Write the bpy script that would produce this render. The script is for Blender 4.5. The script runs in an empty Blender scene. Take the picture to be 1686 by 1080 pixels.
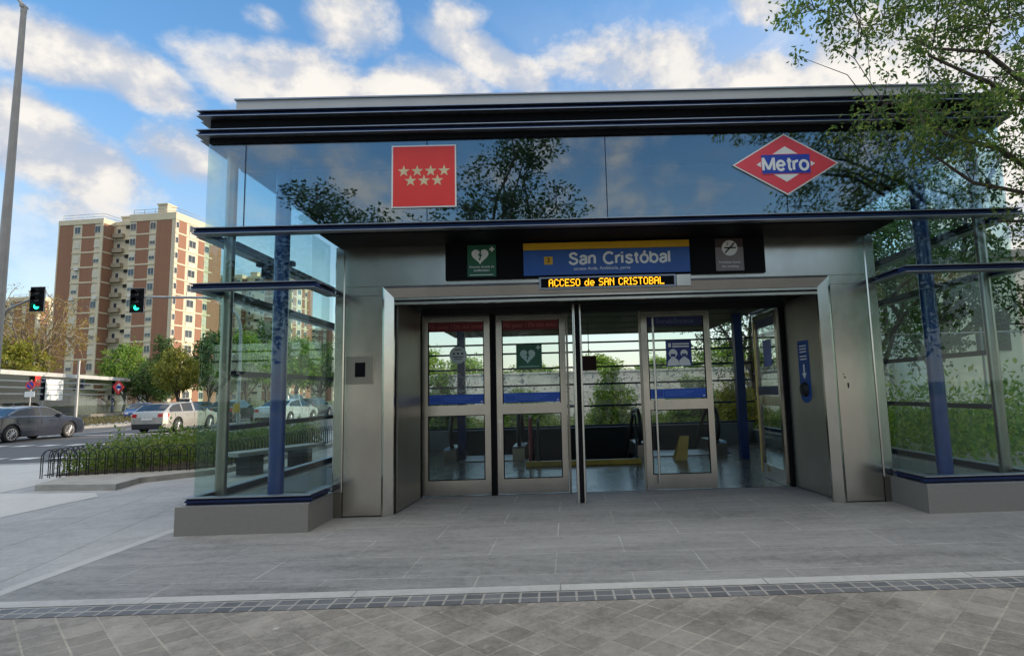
import bpy, math, random
from mathutils import Vector, Matrix
R = math.radians
sc = bpy.context.scene
col = sc.collection

# ------------------------------------------------------------------ camera
CAM = Vector((0.0, -6.569, 1.42))
YAW, PITCH, ROLL, FPX, PX, PY = 0.0109, 0.1152, -0.0277, 960.43, 921.78, 533.73
W, H = 1686, 1080
_fw = Vector((math.sin(YAW)*math.cos(PITCH), math.cos(YAW)*math.cos(PITCH), math.sin(PITCH)))
_r = Vector((math.cos(YAW), -math.sin(YAW), 0)); _u = _r.cross(_fw)
_r, _u = math.cos(ROLL)*_r + math.sin(ROLL)*_u, -math.sin(ROLL)*_r + math.cos(ROLL)*_u
def ray(a, b): return _fw + _r*((a-PX)/FPX) - _u*((b-PY)/FPX)
def aty(a, b, Y):
    d = ray(a, b); return CAM + d*((Y-CAM.y)/d.y)
def gz(a, b, Z=0.0):
    d = ray(a, b); return CAM + d*((Z-CAM.z)/d.z)
def gd(u, depth):                       # ground point in the direction of column u, depth metres away
    d = ray(u, 650); p = CAM + d*(depth/d.dot(_fw)); return Vector((p.x, p.y, 0))

cam = bpy.data.cameras.new('camera'); co = bpy.data.objects.new('camera', cam); col.objects.link(co)
cam.sensor_width = 36; cam.sensor_fit = 'HORIZONTAL'; cam.lens = FPX/W*36
cam.shift_x = (W/2-PX)/W; cam.shift_y = (PY-H/2)/W
cam.clip_start = 0.05; cam.clip_end = 5000
M4 = Matrix((_r, _u, -_fw)).transposed().to_4x4(); M4.translation = CAM
co.matrix_world = M4
sc.camera = co

# ------------------------------------------------------------------ mesh helper
class MB:
    def __init__(s): s.v = []; s.f = []; s.m = []; s.sm = []
    def face(s, pts, m=0, smooth=False):
        n = len(s.v); s.v += [tuple(p) for p in pts]; s.f.append(tuple(range(n, n+len(pts)))); s.m.append(m); s.sm.append(smooth)
    def mesh(s, vs, fs, m=0, smooth=False):
        n = len(s.v); s.v += [tuple(p) for p in vs]
        for f in fs: s.f.append(tuple(i+n for i in f)); s.m.append(m); s.sm.append(smooth)
    def box(s, x0, x1, y0, y1, z0, z1, m=0):
        if x0 > x1: x0, x1 = x1, x0
        if y0 > y1: y0, y1 = y1, y0
        if z0 > z1: z0, z1 = z1, z0
        s.mesh([(x0,y0,z0),(x1,y0,z0),(x1,y1,z0),(x0,y1,z0),(x0,y0,z1),(x1,y0,z1),(x1,y1,z1),(x0,y1,z1)],
               [(0,3,2,1),(4,5,6,7),(0,1,5,4),(1,2,6,5),(2,3,7,6),(3,0,4,7)], m)
    def bevbox(s, x0, x1, y0, y1, z0, z1, b=0.004, m=0):
        # box with chamfered vertical edges
        p = [(x0+b,y0),(x1-b,y0),(x1,y0+b),(x1,y1-b),(x1-b,y1),(x0+b,y1),(x0,y1-b),(x0,y0+b)]
        s.prism(p, z0, z1, m)
    def prism(s, poly, z0, z1, m=0, cap=True):
        n = len(poly)
        a = sum(poly[i][0]*poly[(i+1)%n][1]-poly[(i+1)%n][0]*poly[i][1] for i in range(n))
        if a < 0: poly = poly[::-1]
        vs = [(x,y,z0) for x,y in poly]+[(x,y,z1) for x,y in poly]
        fs = [(i,(i+1)%n,n+(i+1)%n,n+i) for i in range(n)]
        if cap: fs += [tuple(range(n-1,-1,-1)), tuple(range(n,2*n))]
        s.mesh(vs, fs, m)
    def prism_xz(s, poly, y0, y1, m=0):
        k = MB(); k.prism([(x,z) for x,z in poly], 0, 1)
        for i,(x,z,t) in enumerate(k.v): k.v[i] = (x, y1+(y0-y1)*t, z)
        s.mesh(k.v, k.f, m)
    def prism_yz(s, poly, x0, x1, m=0):
        k = MB(); k.prism([(y,z) for y,z in poly], 0, 1)
        for i,(y,z,t) in enumerate(k.v): k.v[i] = (x0+(x1-x0)*t, y, z)
        s.mesh(k.v, k.f, m)
    def tube(s, pts, rad, n=8, m=0, smooth=True, cap=True):
        pts = [Vector(p) for p in pts]
        if not isinstance(rad, (list, tuple)): rad = [rad]*len(pts)
        rings = []; ref = None
        for i, p in enumerate(pts):
            t = (pts[min(i+1,len(pts)-1)]-pts[max(i-1,0)])
            if t.length < 1e-9: t = Vector((0,0,1))
            t.normalize()
            if ref is None: ref = Vector((1,0,0)) if abs(t.x) < .8 else Vector((0,1,0))
            a = (ref - t*ref.dot(t))
            if a.length < 1e-6: a = t.orthogonal()
            a.normalize(); b = t.cross(a); ref = a
            rings.append([p + (a*math.cos(2*math.pi*k/n)+b*math.sin(2*math.pi*k/n))*rad[i] for k in range(n)])
        vs = [v for r in rings for v in r]; fs = []
        for i in range(len(pts)-1):
            for k in range(n): fs.append((i*n+k, i*n+(k+1)%n, (i+1)*n+(k+1)%n, (i+1)*n+k))
        s.mesh(vs, fs, m, smooth)
        if cap:
            L = (len(pts)-1)*n
            s.mesh(rings[0], [tuple(range(n-1,-1,-1))], m); s.mesh(rings[-1], [tuple(range(n))], m)
    def cyl(s, p0, p1, r, n=16, m=0): s.tube([p0,p1], r, n, m)
    def disc(s, c, r, axis='y', n=24, m=0, t=0.004):
        d = {'x':Vector((1,0,0)),'y':Vector((0,1,0)),'z':Vector((0,0,1))}[axis]
        s.tube([Vector(c), Vector(c)+d*t], r, n, m, smooth=False)
    def text(s, body, size, x, y, z, m=0, bold=0.0, align='CENTER', sx=1.0, italic=0.0, face='-y'):
        cu = bpy.data.curves.new('lettering','FONT'); cu.body = body; cu.size = size; cu.align_x = align; cu.align_y = 'CENTER'
        cu.resolution_u = 4; cu.shear = italic
        ob = bpy.data.objects.new('lettering', cu); col.objects.link(ob)
        dg = bpy.context.evaluated_depsgraph_get(); dg.update()
        me = bpy.data.meshes.new_from_object(ob.evaluated_get(dg))
        if bold and face == '-y':
            for q in (-1,1): s.mesh([(x+v.co.x*sx+q*bold*size, y+.0004*(2+q), z+v.co.y) for v in me.vertices], [tuple(p.vertices) for p in me.polygons], m)
        if face == '-y': vs = [(x+v.co.x*sx, y, z+v.co.y) for v in me.vertices]
        elif face == '-x': vs = [(x, y-v.co.x*sx, z+v.co.y) for v in me.vertices]
        else: vs = [(x, y+v.co.x*sx, z+v.co.y) for v in me.vertices]
        s.mesh(vs, [tuple(p.vertices) for p in me.polygons], m)
        bpy.data.objects.remove(ob); bpy.data.curves.remove(cu); bpy.data.meshes.remove(me)
    def build(s, name, mats, parent=None, smooth=False, local=False):
        if not isinstance(mats, (list, tuple)): mats = [mats]
        me = bpy.data.meshes.new(name)
        off = Vector((0,0,0))
        if parent is not None and not local:
            off = wloc(parent)
        me.from_pydata([(a-off.x,b-off.y,c-off.z) for a,b,c in s.v], [], s.f)
        for m in mats: me.materials.append(m)
        me.polygons.foreach_set('material_index', s.m)
        me.polygons.foreach_set('use_smooth', [bool(x or smooth) for x in s.sm])
        me.update()
        o = bpy.data.objects.new(name, me); col.objects.link(o)
        if parent is not None: o.parent = parent
        return o
def wloc(o):
    p = Vector(o.location)
    while o.parent: o = o.parent; p = p + Vector(o.location)
    return p
def tag(o, label, cat, group=None, kind=None):
    if label: o['label'] = label
    if cat: o['category'] = cat
    if group: o['group'] = group
    if kind: o['kind'] = kind
    return o
def thing(name, label, cat, loc=(0,0,0), rz=0.0, group=None):
    o = bpy.data.objects.new(name, None); o.empty_display_size = .2; col.objects.link(o)
    o.location = loc; o.rotation_euler = (0,0,rz)
    return tag(o, label, cat, group)
def struct(name, mb, mats):
    o = mb.build(name, mats); o['kind'] = 'structure'; return o
def kids(o): return [c for c in bpy.data.objects if c.parent == o]
def copy_tree(o, parent=None):
    c = o.copy(); col.objects.link(c)
    if parent is not None: c.parent = parent
    for k in kids(o): copy_tree(k, c)
    return c

# ------------------------------------------------------------------ materials
class NT:
    def __init__(s, nt): s.t = nt; s.n = nt.nodes; s.l = nt.links
    def new(s, typ, **kw):
        n = s.n.new(typ)
        for k, v in kw.items():
            if hasattr(n, k): setattr(n, k, v)
        return n
    def link(s, a, b): s.l.new(a, b)
    def val(s, sock, v):
        if isinstance(v, bpy.types.NodeSocket): s.link(v, sock)
        else: sock.default_value = v
    def math(s, op, a, b=None, c=None, clamp=False):
        n = s.new('ShaderNodeMath', operation=op, use_clamp=clamp)
        for i, v in enumerate((a,b,c)):
            if v is not None: s.val(n.inputs[i], v)
        return n.outputs[0]
    def mix(s, f, a, b):
        n = s.new('ShaderNodeMix', data_type='RGBA')
        s.val(n.inputs[0], f); s.val(n.inputs[6], a); s.val(n.inputs[7], b); return n.outputs[2]
    def ramp(s, f, stops):
        n = s.new('ShaderNodeValToRGB'); e = n.color_ramp.elements
        while len(e) < len(stops): e.new(.5)
        for i,(p,c) in enumerate(stops):
            e[i].position = p; e[i].color = c if len(c) == 4 else (*c,1)
        s.val(n.inputs[0], f); return n.outputs[0]
    def noise(s, vec, scale, detail=4, rough=.55, dist=0.0):
        n = s.new('ShaderNodeTexNoise'); n.inputs['Scale'].default_value = scale; n.inputs['Detail'].default_value = detail
        n.inputs['Roughness'].default_value = rough; n.inputs['Distortion'].default_value = dist
        if vec is not None: s.link(vec, n.inputs['Vector'])
        return n.outputs['Fac']
    def coord(s, kind='Object', scale=None, rot=None, loc=None):
        t = s.new('ShaderNodeTexCoord')
        if scale is None and rot is None and loc is None: return t.outputs[kind]
        m = s.new('ShaderNodeMapping'); s.link(t.outputs[kind], m.inputs[0])
        if loc: m.inputs[1].default_value = loc
        if rot: m.inputs[2].default_value = rot
        if scale: m.inputs[3].default_value = scale
        return m.outputs[0]
def newmat(name):
    m = bpy.data.materials.new(name); m.use_nodes = True
    t = NT(m.node_tree); t.n.clear()
    out = t.new('ShaderNodeOutputMaterial'); p = t.new('ShaderNodeBsdfPrincipled'); t.link(p.outputs[0], out.inputs[0])
    return m, t, p, out
def c4(c): return (c[0],c[1],c[2],1)
def pm(name, c, rough=.5, metal=0.0, var=.12, scale=3.0, stretch=None, bump=0.0, bscale=40, spec=.5, coat=0.0):
    m, t, p, out = newmat(name)
    v = t.coord('Object', scale=stretch)
    n = t.noise(v, scale, 5, .6)
    lo = tuple(x*(1-var) for x in c); hi = tuple(min(1,x*(1+var)) for x in c)
    t.link(t.ramp(n, [(.3,lo),(.7,hi)]), p.inputs['Base Color'])
    t.link(t.math('MULTIPLY_ADD', n, .25*rough, rough*.87), p.inputs['Roughness'])
    p.inputs['Metallic'].default_value = metal; p.inputs['Specular IOR Level'].default_value = spec
    if coat: p.inputs['Coat Weight'].default_value = coat; p.inputs['Coat Roughness'].default_value = .05
    if bump:
        b = t.new('ShaderNodeBump'); b.inputs['Strength'].default_value = bump; b.inputs['Distance'].default_value = .01
        t.link(t.noise(v, bscale, 4), b.inputs['Height']); t.link(b.outputs[0], p.inputs['Normal'])
    return m
def emis(name, c, s):
    m, t, p, out = newmat(name)
    p.inputs['Base Color'].default_value = c4([x*.4 for x in c]); p.inputs['Emission Color'].default_value = c4(c); p.inputs['Emission Strength'].default_value = s
    return m
def glassmat(name, tint=(.80,.90,.88), f0=.07, fmul=1.0):
    m, t, p, out = newmat(name); t.n.remove(p)
    lw = t.new('ShaderNodeLayerWeight'); lw.inputs['Blend'].default_value = .5
    f = t.math('MULTIPLY_ADD', t.math('POWER', lw.outputs['Facing'], 4.5), (1-f0)*fmul, f0)
    tr = t.new('ShaderNodeBsdfTransparent'); tr.inputs[0].default_value = c4(tint)
    gl = t.new('ShaderNodeBsdfGlossy'); gl.inputs['Roughness'].default_value = 0.0; gl.inputs['Color'].default_value = (.95,.98,1,1)
    v = t.coord('Object'); bm = t.new('ShaderNodeBump'); bm.inputs['Strength'].default_value = .02; bm.inputs['Distance'].default_value = .02
    t.link(t.noise(v, 1.3, 1), bm.inputs['Height']); t.link(bm.outputs[0], gl.inputs['Normal'])
    mx = t.new('ShaderNodeMixShader'); t.link(f, mx.inputs[0]); t.link(tr.outputs[0], mx.inputs[1]); t.link(gl.outputs[0], mx.inputs[2])
    t.link(mx.outputs[0], out.inputs[0])
    return m
def leafmat(name, c1, c2, c3=None, rough=.5, trans=.35):
    m, t, p, out = newmat(name)
    g = t.new('ShaderNodeNewGeometry'); rnd = g.outputs['Random Per Island']
    st = [(0,c1),(.55,c2)] + ([(1,c3)] if c3 else [(1,tuple(x*1.2 for x in c2))])
    cc = t.ramp(rnd, st)
    big = t.noise(t.coord('Object'), .9, 2)
    h = t.new('ShaderNodeHueSaturation'); t.link(cc, h.inputs['Color']); t.link(t.math('MULTIPLY_ADD', big, .9, .55), h.inputs['Value'])
    t.link(t.math('MULTIPLY_ADD', rnd, -.03, .515), h.inputs['Hue'])
    t.link(h.outputs[0], p.inputs['Base Color']); p.inputs['Roughness'].default_value = rough; p.inputs['Specular IOR Level'].default_value = .35
    tl = t.new('ShaderNodeBsdfTranslucent'); hh = t.new('ShaderNodeHueSaturation'); hh.inputs['Value'].default_value = 1.6; hh.inputs['Saturation'].default_value = 1.15
    t.link(h.outputs[0], hh.inputs['Color']); t.link(hh.outputs[0], tl.inputs[0])
    mx = t.new('ShaderNodeMixShader'); mx.inputs[0].default_value = trans
    t.link(p.outputs[0], mx.inputs[1]); t.link(tl.outputs[0], mx.inputs[2]); t.link(mx.outputs[0], out.inputs[0])
    return m
def steelmat(name, c, rough, var=.10):
    m, t, p, out = newmat(name)
    v = t.coord('Object', scale=(1,1,.02)); streak = t.noise(v, 160, 3, .7)
    blot = t.noise(t.coord('Object', scale=(1,1,.35)), 2.3, 5, .65)
    smudge = t.noise(t.coord('Object'), 9, 6, .7)
    f = t.math('ADD', t.math('MULTIPLY', streak, .25), t.math('MULTIPLY', blot, .75))
    t.link(t.ramp(f, [(.3,tuple(x*(1-var*1.6) for x in c)),(.55,c),(.75,tuple(x*(1+var) for x in c))]), p.inputs['Base Color'])
    t.link(t.math('ADD', t.math('MULTIPLY_ADD', smudge, .14, rough-.07), t.math('MULTIPLY', streak, .05)), p.inputs['Roughness'])
    p.inputs['Metallic'].default_value = 1.0
    p.inputs['Anisotropic'].default_value = .4
    b = t.new('ShaderNodeBump'); b.inputs['Strength'].default_value = .06; b.inputs['Distance'].default_value = .05
    t.link(t.noise(t.coord('Object'), 1.1, 2), b.inputs['Height']); t.link(b.outputs[0], p.inputs['Normal'])
    return m
def paving(name, bw, bh, mortar, c1, c2, cm, rot=0.0, offset=.5, rough=.62, stain=.35, stretch=(1,1,1), loc=(0,0,0), spotscale=90, faintjoint=1.0, bump=.25):
    m, t, p, out = newmat(name)
    v = t.coord('Object', rot=(0,0,rot), loc=loc)
    br = t.new('ShaderNodeTexBrick'); t.link(v, br.inputs['Vector'])
    br.offset = offset; br.inputs['Scale'].default_value = 1; br.inputs['Brick Width'].default_value = bw; br.inputs['Row Height'].default_value = bh
    br.inputs['Mortar Size'].default_value = mortar; br.inputs['Mortar Smooth'].default_value = .3; br.inputs['Bias'].default_value = 0
    br.inputs['Color1'].default_value = c4(c1); br.inputs['Color2'].default_value = c4(c2); br.inputs['Mortar'].default_value = c4(cm)
    o = t.coord('Object', scale=stretch)
    big = t.noise(o, .55, 6, .62, .6); mid = t.noise(o, 3.5, 7, .7, .4); fine = t.noise(t.coord('Object'), spotscale, 3, .7)
    gr = t.noise(o, 24, 6, .8); gr2 = t.noise(t.coord('Object'), 11, 6, .75, .8)
    fac = t.math('ADD', t.math('MULTIPLY', big, .38), t.math('ADD', t.math('MULTIPLY', mid, .30), t.math('ADD', t.math('MULTIPLY', gr2, .22), t.math('ADD', t.math('MULTIPLY', gr, .26), t.math('MULTIPLY', fine, .10)))))
    fac = t.math('MULTIPLY_ADD', fac, 1.25, -.23)
    sh = t.ramp(fac, [(.38,(1-stain,)*3),(.55,(1,1,1)),(.70,(1+stain*.6,)*3)])
    mm = t.new('ShaderNodeMix', data_type='RGBA', blend_type='MULTIPLY'); mm.inputs[0].default_value = 1
    # joints fade in and out where dirt fills them
    jn = t.math('MULTIPLY', br.outputs['Fac'], t.ramp(t.noise(t.coord('Object'), 1.7, 4, .6), [(.5-.25*faintjoint,(0,0,0)),(.62,(1,1,1))]) if faintjoint < 1 else 1.0)
    base = t.mix(jn, t.mix(.5, c4(c1), br.outputs['Color']) if faintjoint < 1 else br.outputs['Color'], c4(cm))
    vo = t.new('ShaderNodeTexVoronoi'); t.link(t.coord('Object'), vo.inputs['Vector']); vo.inputs['Scale'].default_value = 2.6
    rs = t.new('ShaderNodeSeparateColor'); t.link(vo.outputs['Color'], rs.inputs[0])
    spot = t.math('MULTIPLY', t.math('LESS_THAN', vo.outputs['Distance'], t.math('MULTIPLY', rs.outputs[1], .055)), t.math('GREATER_THAN', rs.outputs[0], .35))
    scuff = t.ramp(t.noise(t.coord('Object', scale=stretch), 7.5, 8, .75, 1.2), [(.60,(0,0,0)),(.72,(1,1,1))])
    base = t.mix(t.math('MULTIPLY', scuff, .30), base, c4([x*1.7 for x in c2]))
    base = t.mix(t.math('MULTIPLY', spot, .55), base, t.mix(rs.outputs[2], c4([x*.35 for x in c1]), c4([min(1,x*1.8) for x in c2])))
    t.link(base, mm.inputs[6]); t.link(sh, mm.inputs[7]); t.link(mm.outputs[2], p.inputs['Base Color'])
    t.link(t.math('MULTIPLY_ADD', mid, .3, rough-.15), p.inputs['Roughness']); p.inputs['Specular IOR Level'].default_value = .4 if name != 'terrazzo_floor' else .34
    b = t.new('ShaderNodeBump'); b.inputs['Strength'].default_value = bump; b.inputs['Distance'].default_value = .006
    t.link(t.math('ADD', t.math('MULTIPLY', fine, .5), t.math('MULTIPLY', br.outputs['Fac'], -1.0)), b.inputs['Height']); t.link(b.outputs[0], p.inputs['Normal'])
    return m

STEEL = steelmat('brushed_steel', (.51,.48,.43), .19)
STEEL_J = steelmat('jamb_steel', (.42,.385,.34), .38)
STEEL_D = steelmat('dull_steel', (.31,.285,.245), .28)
CHROME = pm('polished_steel', (.62,.61,.58), .22, 1.0, .06)
ALU = pm('aluminium_trim', (.34,.36,.40), .42, 1.0, .1)
PARAPET = pm('weathered_aluminium', (.50,.49,.47), .55, .1, .10, 1.2, (1,1,.3))
NAVY = pm('navy_paint', (.006,.022,.10), .4, 0, .25, 4, spec=.3)
NAVY_L = pm('navy_stripe_paint', (.010,.035,.14), .4, 0, .2, 4, spec=.3)
NAVY_D = pm('dark_navy_paint', (.004,.010,.035), .45, 0, .3, 4, spec=.25)
BLUECOL = pm('blue_column_paint', (.004,.032,.165), .3, 0, .2, 5, coat=.3)
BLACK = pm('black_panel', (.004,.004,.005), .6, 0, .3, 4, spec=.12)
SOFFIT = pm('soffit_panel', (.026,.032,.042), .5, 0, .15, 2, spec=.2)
CEIL = pm('ceiling_panel', (.10,.095,.085), .5, 0, .15, 2)
PLINTH = pm('plinth_granite', (.185,.172,.155), .55, 0, .06, 30, bump=.02)
FLOORT = paving('terrazzo_floor', .6, .6, .006, (.072,.061,.046), (.092,.080,.062), (.03,.03,.03), 0, 0, .24, .3, bump=.05)
DARKW = pm('dark_wall', (.022,.022,.023), .6, spec=.2)
GREYW = pm('grey_wall_panel', (.13,.13,.125), .55)
YELLOW = pm('yellow_paint', (.42,.26,.03), .5, 0, .2, 6)
GLASS = glassmat('clear_glass', (.87,.94,.925), .028, .7)
GLASS_B = glassmat('band_glass', (.76,.87,.90), .15)
GLASS_R = glassmat('rear_glass', (.96,.975,.965), .03, .7)
GLASS_I = glassmat('inner_glass', (.93,.955,.935), .014, .6)
WHITE = pm('white_print', (.78,.78,.75), .5, 0, .04)
RED = pm('sign_red', (.70,.035,.025), .4, 0, .06)
ROSE = pm('diamond_red', (.72,.055,.075), .4, 0, .06)
SIGNBLUE = pm('sign_blue', (.015,.085,.33), .35, 0, .08)
METROBLUE = pm('emblem_blue', (.012,.045,.38), .35, 0, .06)
SIGNYEL = pm('sign_yellow', (.62,.34,.01), .4, 0, .1)
STICKBLUE = pm('sticker_blue', (.008,.075,.42), .4, 0, .1)
DARKBLUE = pm('dark_blue_print', (.008,.018,.085), .45)
DARKRED = pm('dark_red_print', (.16,.012,.018), .45, 0, .15)
FADEDRED = pm('faded_lettering', (.40,.10,.10), .5)
FADEDBLUE = pm('faded_blue_lettering', (.10,.14,.26), .5)
GREEN = pm('safety_green', (.012,.105,.05), .45, 0, .1)
GREYSIGN = pm('grey_sign', (.21,.175,.175), .5, 0, .08)
BROWNSIGN = pm('brown_sign', (.05,.032,.03), .5)
CREAMST = pm('star_cream', (.62,.50,.30), .5, 0, .15)
RUBBER = pm('black_rubber', (.012,.012,.013), .55)
AMBER = emis('led_amber', (1,.42,.01), 1.3)
SIGGREEN = emis('lamp_green', (.02,1,.45), 1.6)
GALV = pm('galvanised_steel', (.36,.36,.35), .5, .6, .12, 3)
POLEM = pm('lamp_pole_paint', (.30,.27,.24), .5, .2, .12, 3)
ASPHALT = paving('asphalt', 9, 9, 0, (.085,.085,.088), (.085,.085,.088), (.08,.08,.08), 0, 0, .75, .22, spotscale=60, bump=.3)
CONC = pm('concrete_kerb', (.30,.285,.26), .8, 0, .2, 5, bump=.3)
PAINTW = pm('road_paint', (.55,.55,.53), .7, 0, .2, 8)
SOIL = pm('soil', (.085,.062,.042), .95, 0, .35, 4, bump=.6)
GRASS = pm('dry_grass_ground', (.075,.10,.03), .95, 0, .4, 1.2, bump=.8)
IRON = pm('black_iron', (.012,.013,.014), .5, .3)
GRANITE = paving('granite_slabs', 1.2, .6, .008, (.212,.212,.214), (.240,.239,.236), (.34,.335,.32), R(1.2), .5, .65, .55, (.4,1.7,1), faintjoint=.22, spotscale=60, bump=.5)
SIDEW = paving('sidewalk_slabs', 1.6, .8, .010, (.29,.29,.295), (.32,.32,.32), (.17,.165,.16), R(78), .5, .7, .40, (1,1,1), faintjoint=.4)
SIDELIGHT = paving('pale_sidewalk', 2.2, 1.1, .010, (.43,.425,.415), (.46,.45,.435), (.32,.31,.30), R(78), .5, .7, .15, (1,1,1), faintjoint=.4)
STRIPE = paving('pale_stone_stripe', 1.5, 5, .006, (.40,.40,.39), (.36,.36,.36), (.20,.20,.20), 0, .5, .65, .25)
SETT = paving('dark_setts', .131, .105, .009, (.085,.09,.10), (.15,.155,.165), (.29,.28,.26), 0, 0, .6, .3, loc=(.02,.0,0))
TILES = paving('diamond_pavers', .196, .196, .008, (.180,.166,.147), (.315,.292,.265), (.30,.275,.235), R(45), 0, .7, .6, faintjoint=.6, spotscale=70, bump=.5)

# ------------------------------------------------------------------ ground
g = MB(); [g.face([(a,b,-.03),(c,b,-.03),(c,e,-.03),(a,e,-.03)]) for a,c,b,e in ((-1500,1500,-1500,4.9),(-1500,1500,8.65,2500),(-1500,-2.6,4.9,8.65),(3.85,1500,4.9,8.65))]
struct('ground', g, GRASS)
g = MB(); g.face([(-46,-120,-.022),(-8.5,-120,-.022),(-8.5,400,-.022),(-46,400,-.022)]); g.face([(-400,8,-.018),(-46,8,-.018),(-46,40,-.018),(-400,40,-.018)])
struct('road', g, ASPHALT)
edge = [(-60,7.2),(-20,8.0),(-13.87,8.37),(-11.6,8.55),(-10.6,9.0),(-10.0,9.9),(-9.7,11.5),(-9.6,60),(-9.6,120),(-4.2,120),(-4.2,-1.9),(-4.36,-2.06),(-60,-2.06)]
g = MB(); g.prism(edge, -.12, 0.0)
g.prism([(-4.2,4.9),(40,4.9),(40,-.05),(-4.2,-.05)], -.12, -.001); g.prism([(-4.2,9.1),(-2.6,9.1),(-2.6,4.9),(-4.2,4.9)], -.12, -.001); g.prism([(3.85,9.1),(40,9.1),(40,4.9),(3.85,4.9)], -.12, -.001)
struct('sidewalk', g, SIDEW)
p1, p2 = gz(0,851.5), gz(160,818)
g = MB(); dv = (p2-p1).normalized()
q1 = Vector((-6.9,-2.0,0)); q2 = Vector((-7.35,3.3,0))
g.face([(-60,-2.0,.004),(-7.4,-2.0,.004),(-7.15,2.8,.004),(-7.5,3.2,.004),(-9.3,3.4,.004),(-9.9,8.3,.004),(-13.8,8.1,.004),(-20,7.8,.004),(-60,7.0,.004)])
struct('pale_pavement', g, SIDELIGHT)
g = MB(); g.face([(-4.24,-2.06,.004),(40,-2.06,.004),(40,8.95,.004),(8,8.95,.004),(8,4.8,.004),(-4.24,4.8,.004)])
struct('plaza_paving', g, GRANITE)
g = MB(); g.face([(-4.36,-2.06,.006),(-4.24,-2.06,.006),(-4.24,14,.006),(-4.36,14,.006)])
g.face([(-60,-2.19,.006),(40,-2.19,.006),(40,-2.06,.006),(-60,-2.06,.006)])
struct('stone_stripe', g, STRIPE)
g = MB(); g.face([(-60,-2.40,.003),(40,-2.40,.003),(40,-2.19,.003),(-60,-2.19,.003)]); struct('sett_border', g, SETT)
g = MB(); g.face([(-60,-60,.0),(40,-60,.0),(40,-2.40,.0),(-60,-2.40,.0)]); struct('tile_pavement', g, TILES)
# kerb of the corner
g = MB()
ke = edge[:8]
for (a,b) in zip(ke, ke[1:]):
    d = Vector((b[0]-a[0], b[1]-a[1],0)); n = Vector((-d.y,d.x,0)).normalized()*.14
    g.prism([(a[0],a[1]),(b[0],b[1]),(b[0]+n.x,b[1]+n.y),(a[0]+n.x,a[1]+n.y)], -.12, .006)
struct('road_kerb', g, CONC)
# painted marks: two rows of square crossing marks, lane lines, stop line
g = MB()
def mark(cx, cy, w, l, ang=0):
    c, s_ = math.cos(ang), math.sin(ang)
    g.face([(cx+c*x-s_*y, cy+s_*x+c*y, -.010) for x,y in ((-w/2,-l/2),(w/2,-l/2),(w/2,l/2),(-w/2,l/2))])
for i in range(26):
    mark(-12.4-i*1.02, 14.9+i*.06, .55, .6, -.05); mark(-12.6-i*1.05, 10.0+i*.03, .6, .55, -.03)
for i in range(3): mark(-17.4-i*3.4, 60, .14, 78)
mark(-22,21.6,9,.35)
struct('road_marking', g, PAINTW)

# ------------------------------------------------------------------ drawn lettering
def arc(cx,cy,rx,ry,a0,a1,n=16): return [(cx+rx*math.cos(R(a0+(a1-a0)*k/n)), cy+ry*math.sin(R(a0+(a1-a0)*k/n))) for k in range(n+1)]
def crom(p,n=6):
    q=[p[0]]+list(p)+[p[-1]]; o=[]
    for i in range(1,len(q)-2):
        for k in range(n):
            t=k/n; o.append(tuple(.5*(2*q[i][j]+(q[i+1][j]-q[i-1][j])*t+(2*q[i-1][j]-5*q[i][j]+4*q[i+1][j]-q[i+2][j])*t*t+(3*q[i][j]-q[i-1][j]-3*q[i+1][j]+q[i+2][j])*t**3) for j in (0,1)))
    return o+[p[-1]]
_S=[(.60,.78),(.50,.94),(.31,.985),(.10,.90),(.06,.74),(.20,.58),(.42,.48),(.60,.36),(.60,.14),(.42,.02),(.25,.0),(.06,.10),(.0,.26)]
_O=arc(.30,.365,.30,.365,0,360,28)
GLY={'M':([[(0,0),(0,1)],[(0,1),(.41,.06)],[(.41,.06),(.82,1)],[(.82,1),(.82,0)]],1.03),
 'e':([[(.04,.37),(.54,.37)],arc(.29,.365,.28,.365,0,322,26)],.74),'t':([[(.16,.95),(.16,.14),(.22,.03),(.34,.02)],[(0,.70),(.34,.70)]],.48),
 'r':([[(0,0),(0,.73)],arc(.30,.40,.30,.31,180,80,8)],.46),'o':([_O],.78),'S':([crom(_S)],.84),'s':([crom([(a*.82,b*.73) for a,b in _S])],.66),
 'a':([crom([(.02,.54),(.10,.69),(.27,.73),(.45,.67),(.49,.50),(.49,.25),(.49,0)]),crom([(.49,.43),(.22,.39),(.03,.28),(.02,.10),(.17,.0),(.36,.05),(.49,.22)])],.70),
 'n':([[(0,0),(0,.73)],crom([(0,.48),(.10,.66),(.26,.73),(.43,.66),(.47,.48),(.47,.25),(.47,0)])],.70),'C':([arc(.44,.49,.44,.51,44,316,26)],.98),
 'i':([[(0,0),(0,.73)],[(0,.88),(0,1.02)]],.27),'b':([[(0,0),(0,1)],arc(.29,.365,.29,.365,0,360,28)],.77),'l':([[(0,0),(0,1)]],.27),'ó':([_O,[(.24,.87),(.43,1.06)]],.78),' ':([],.45)}
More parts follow.
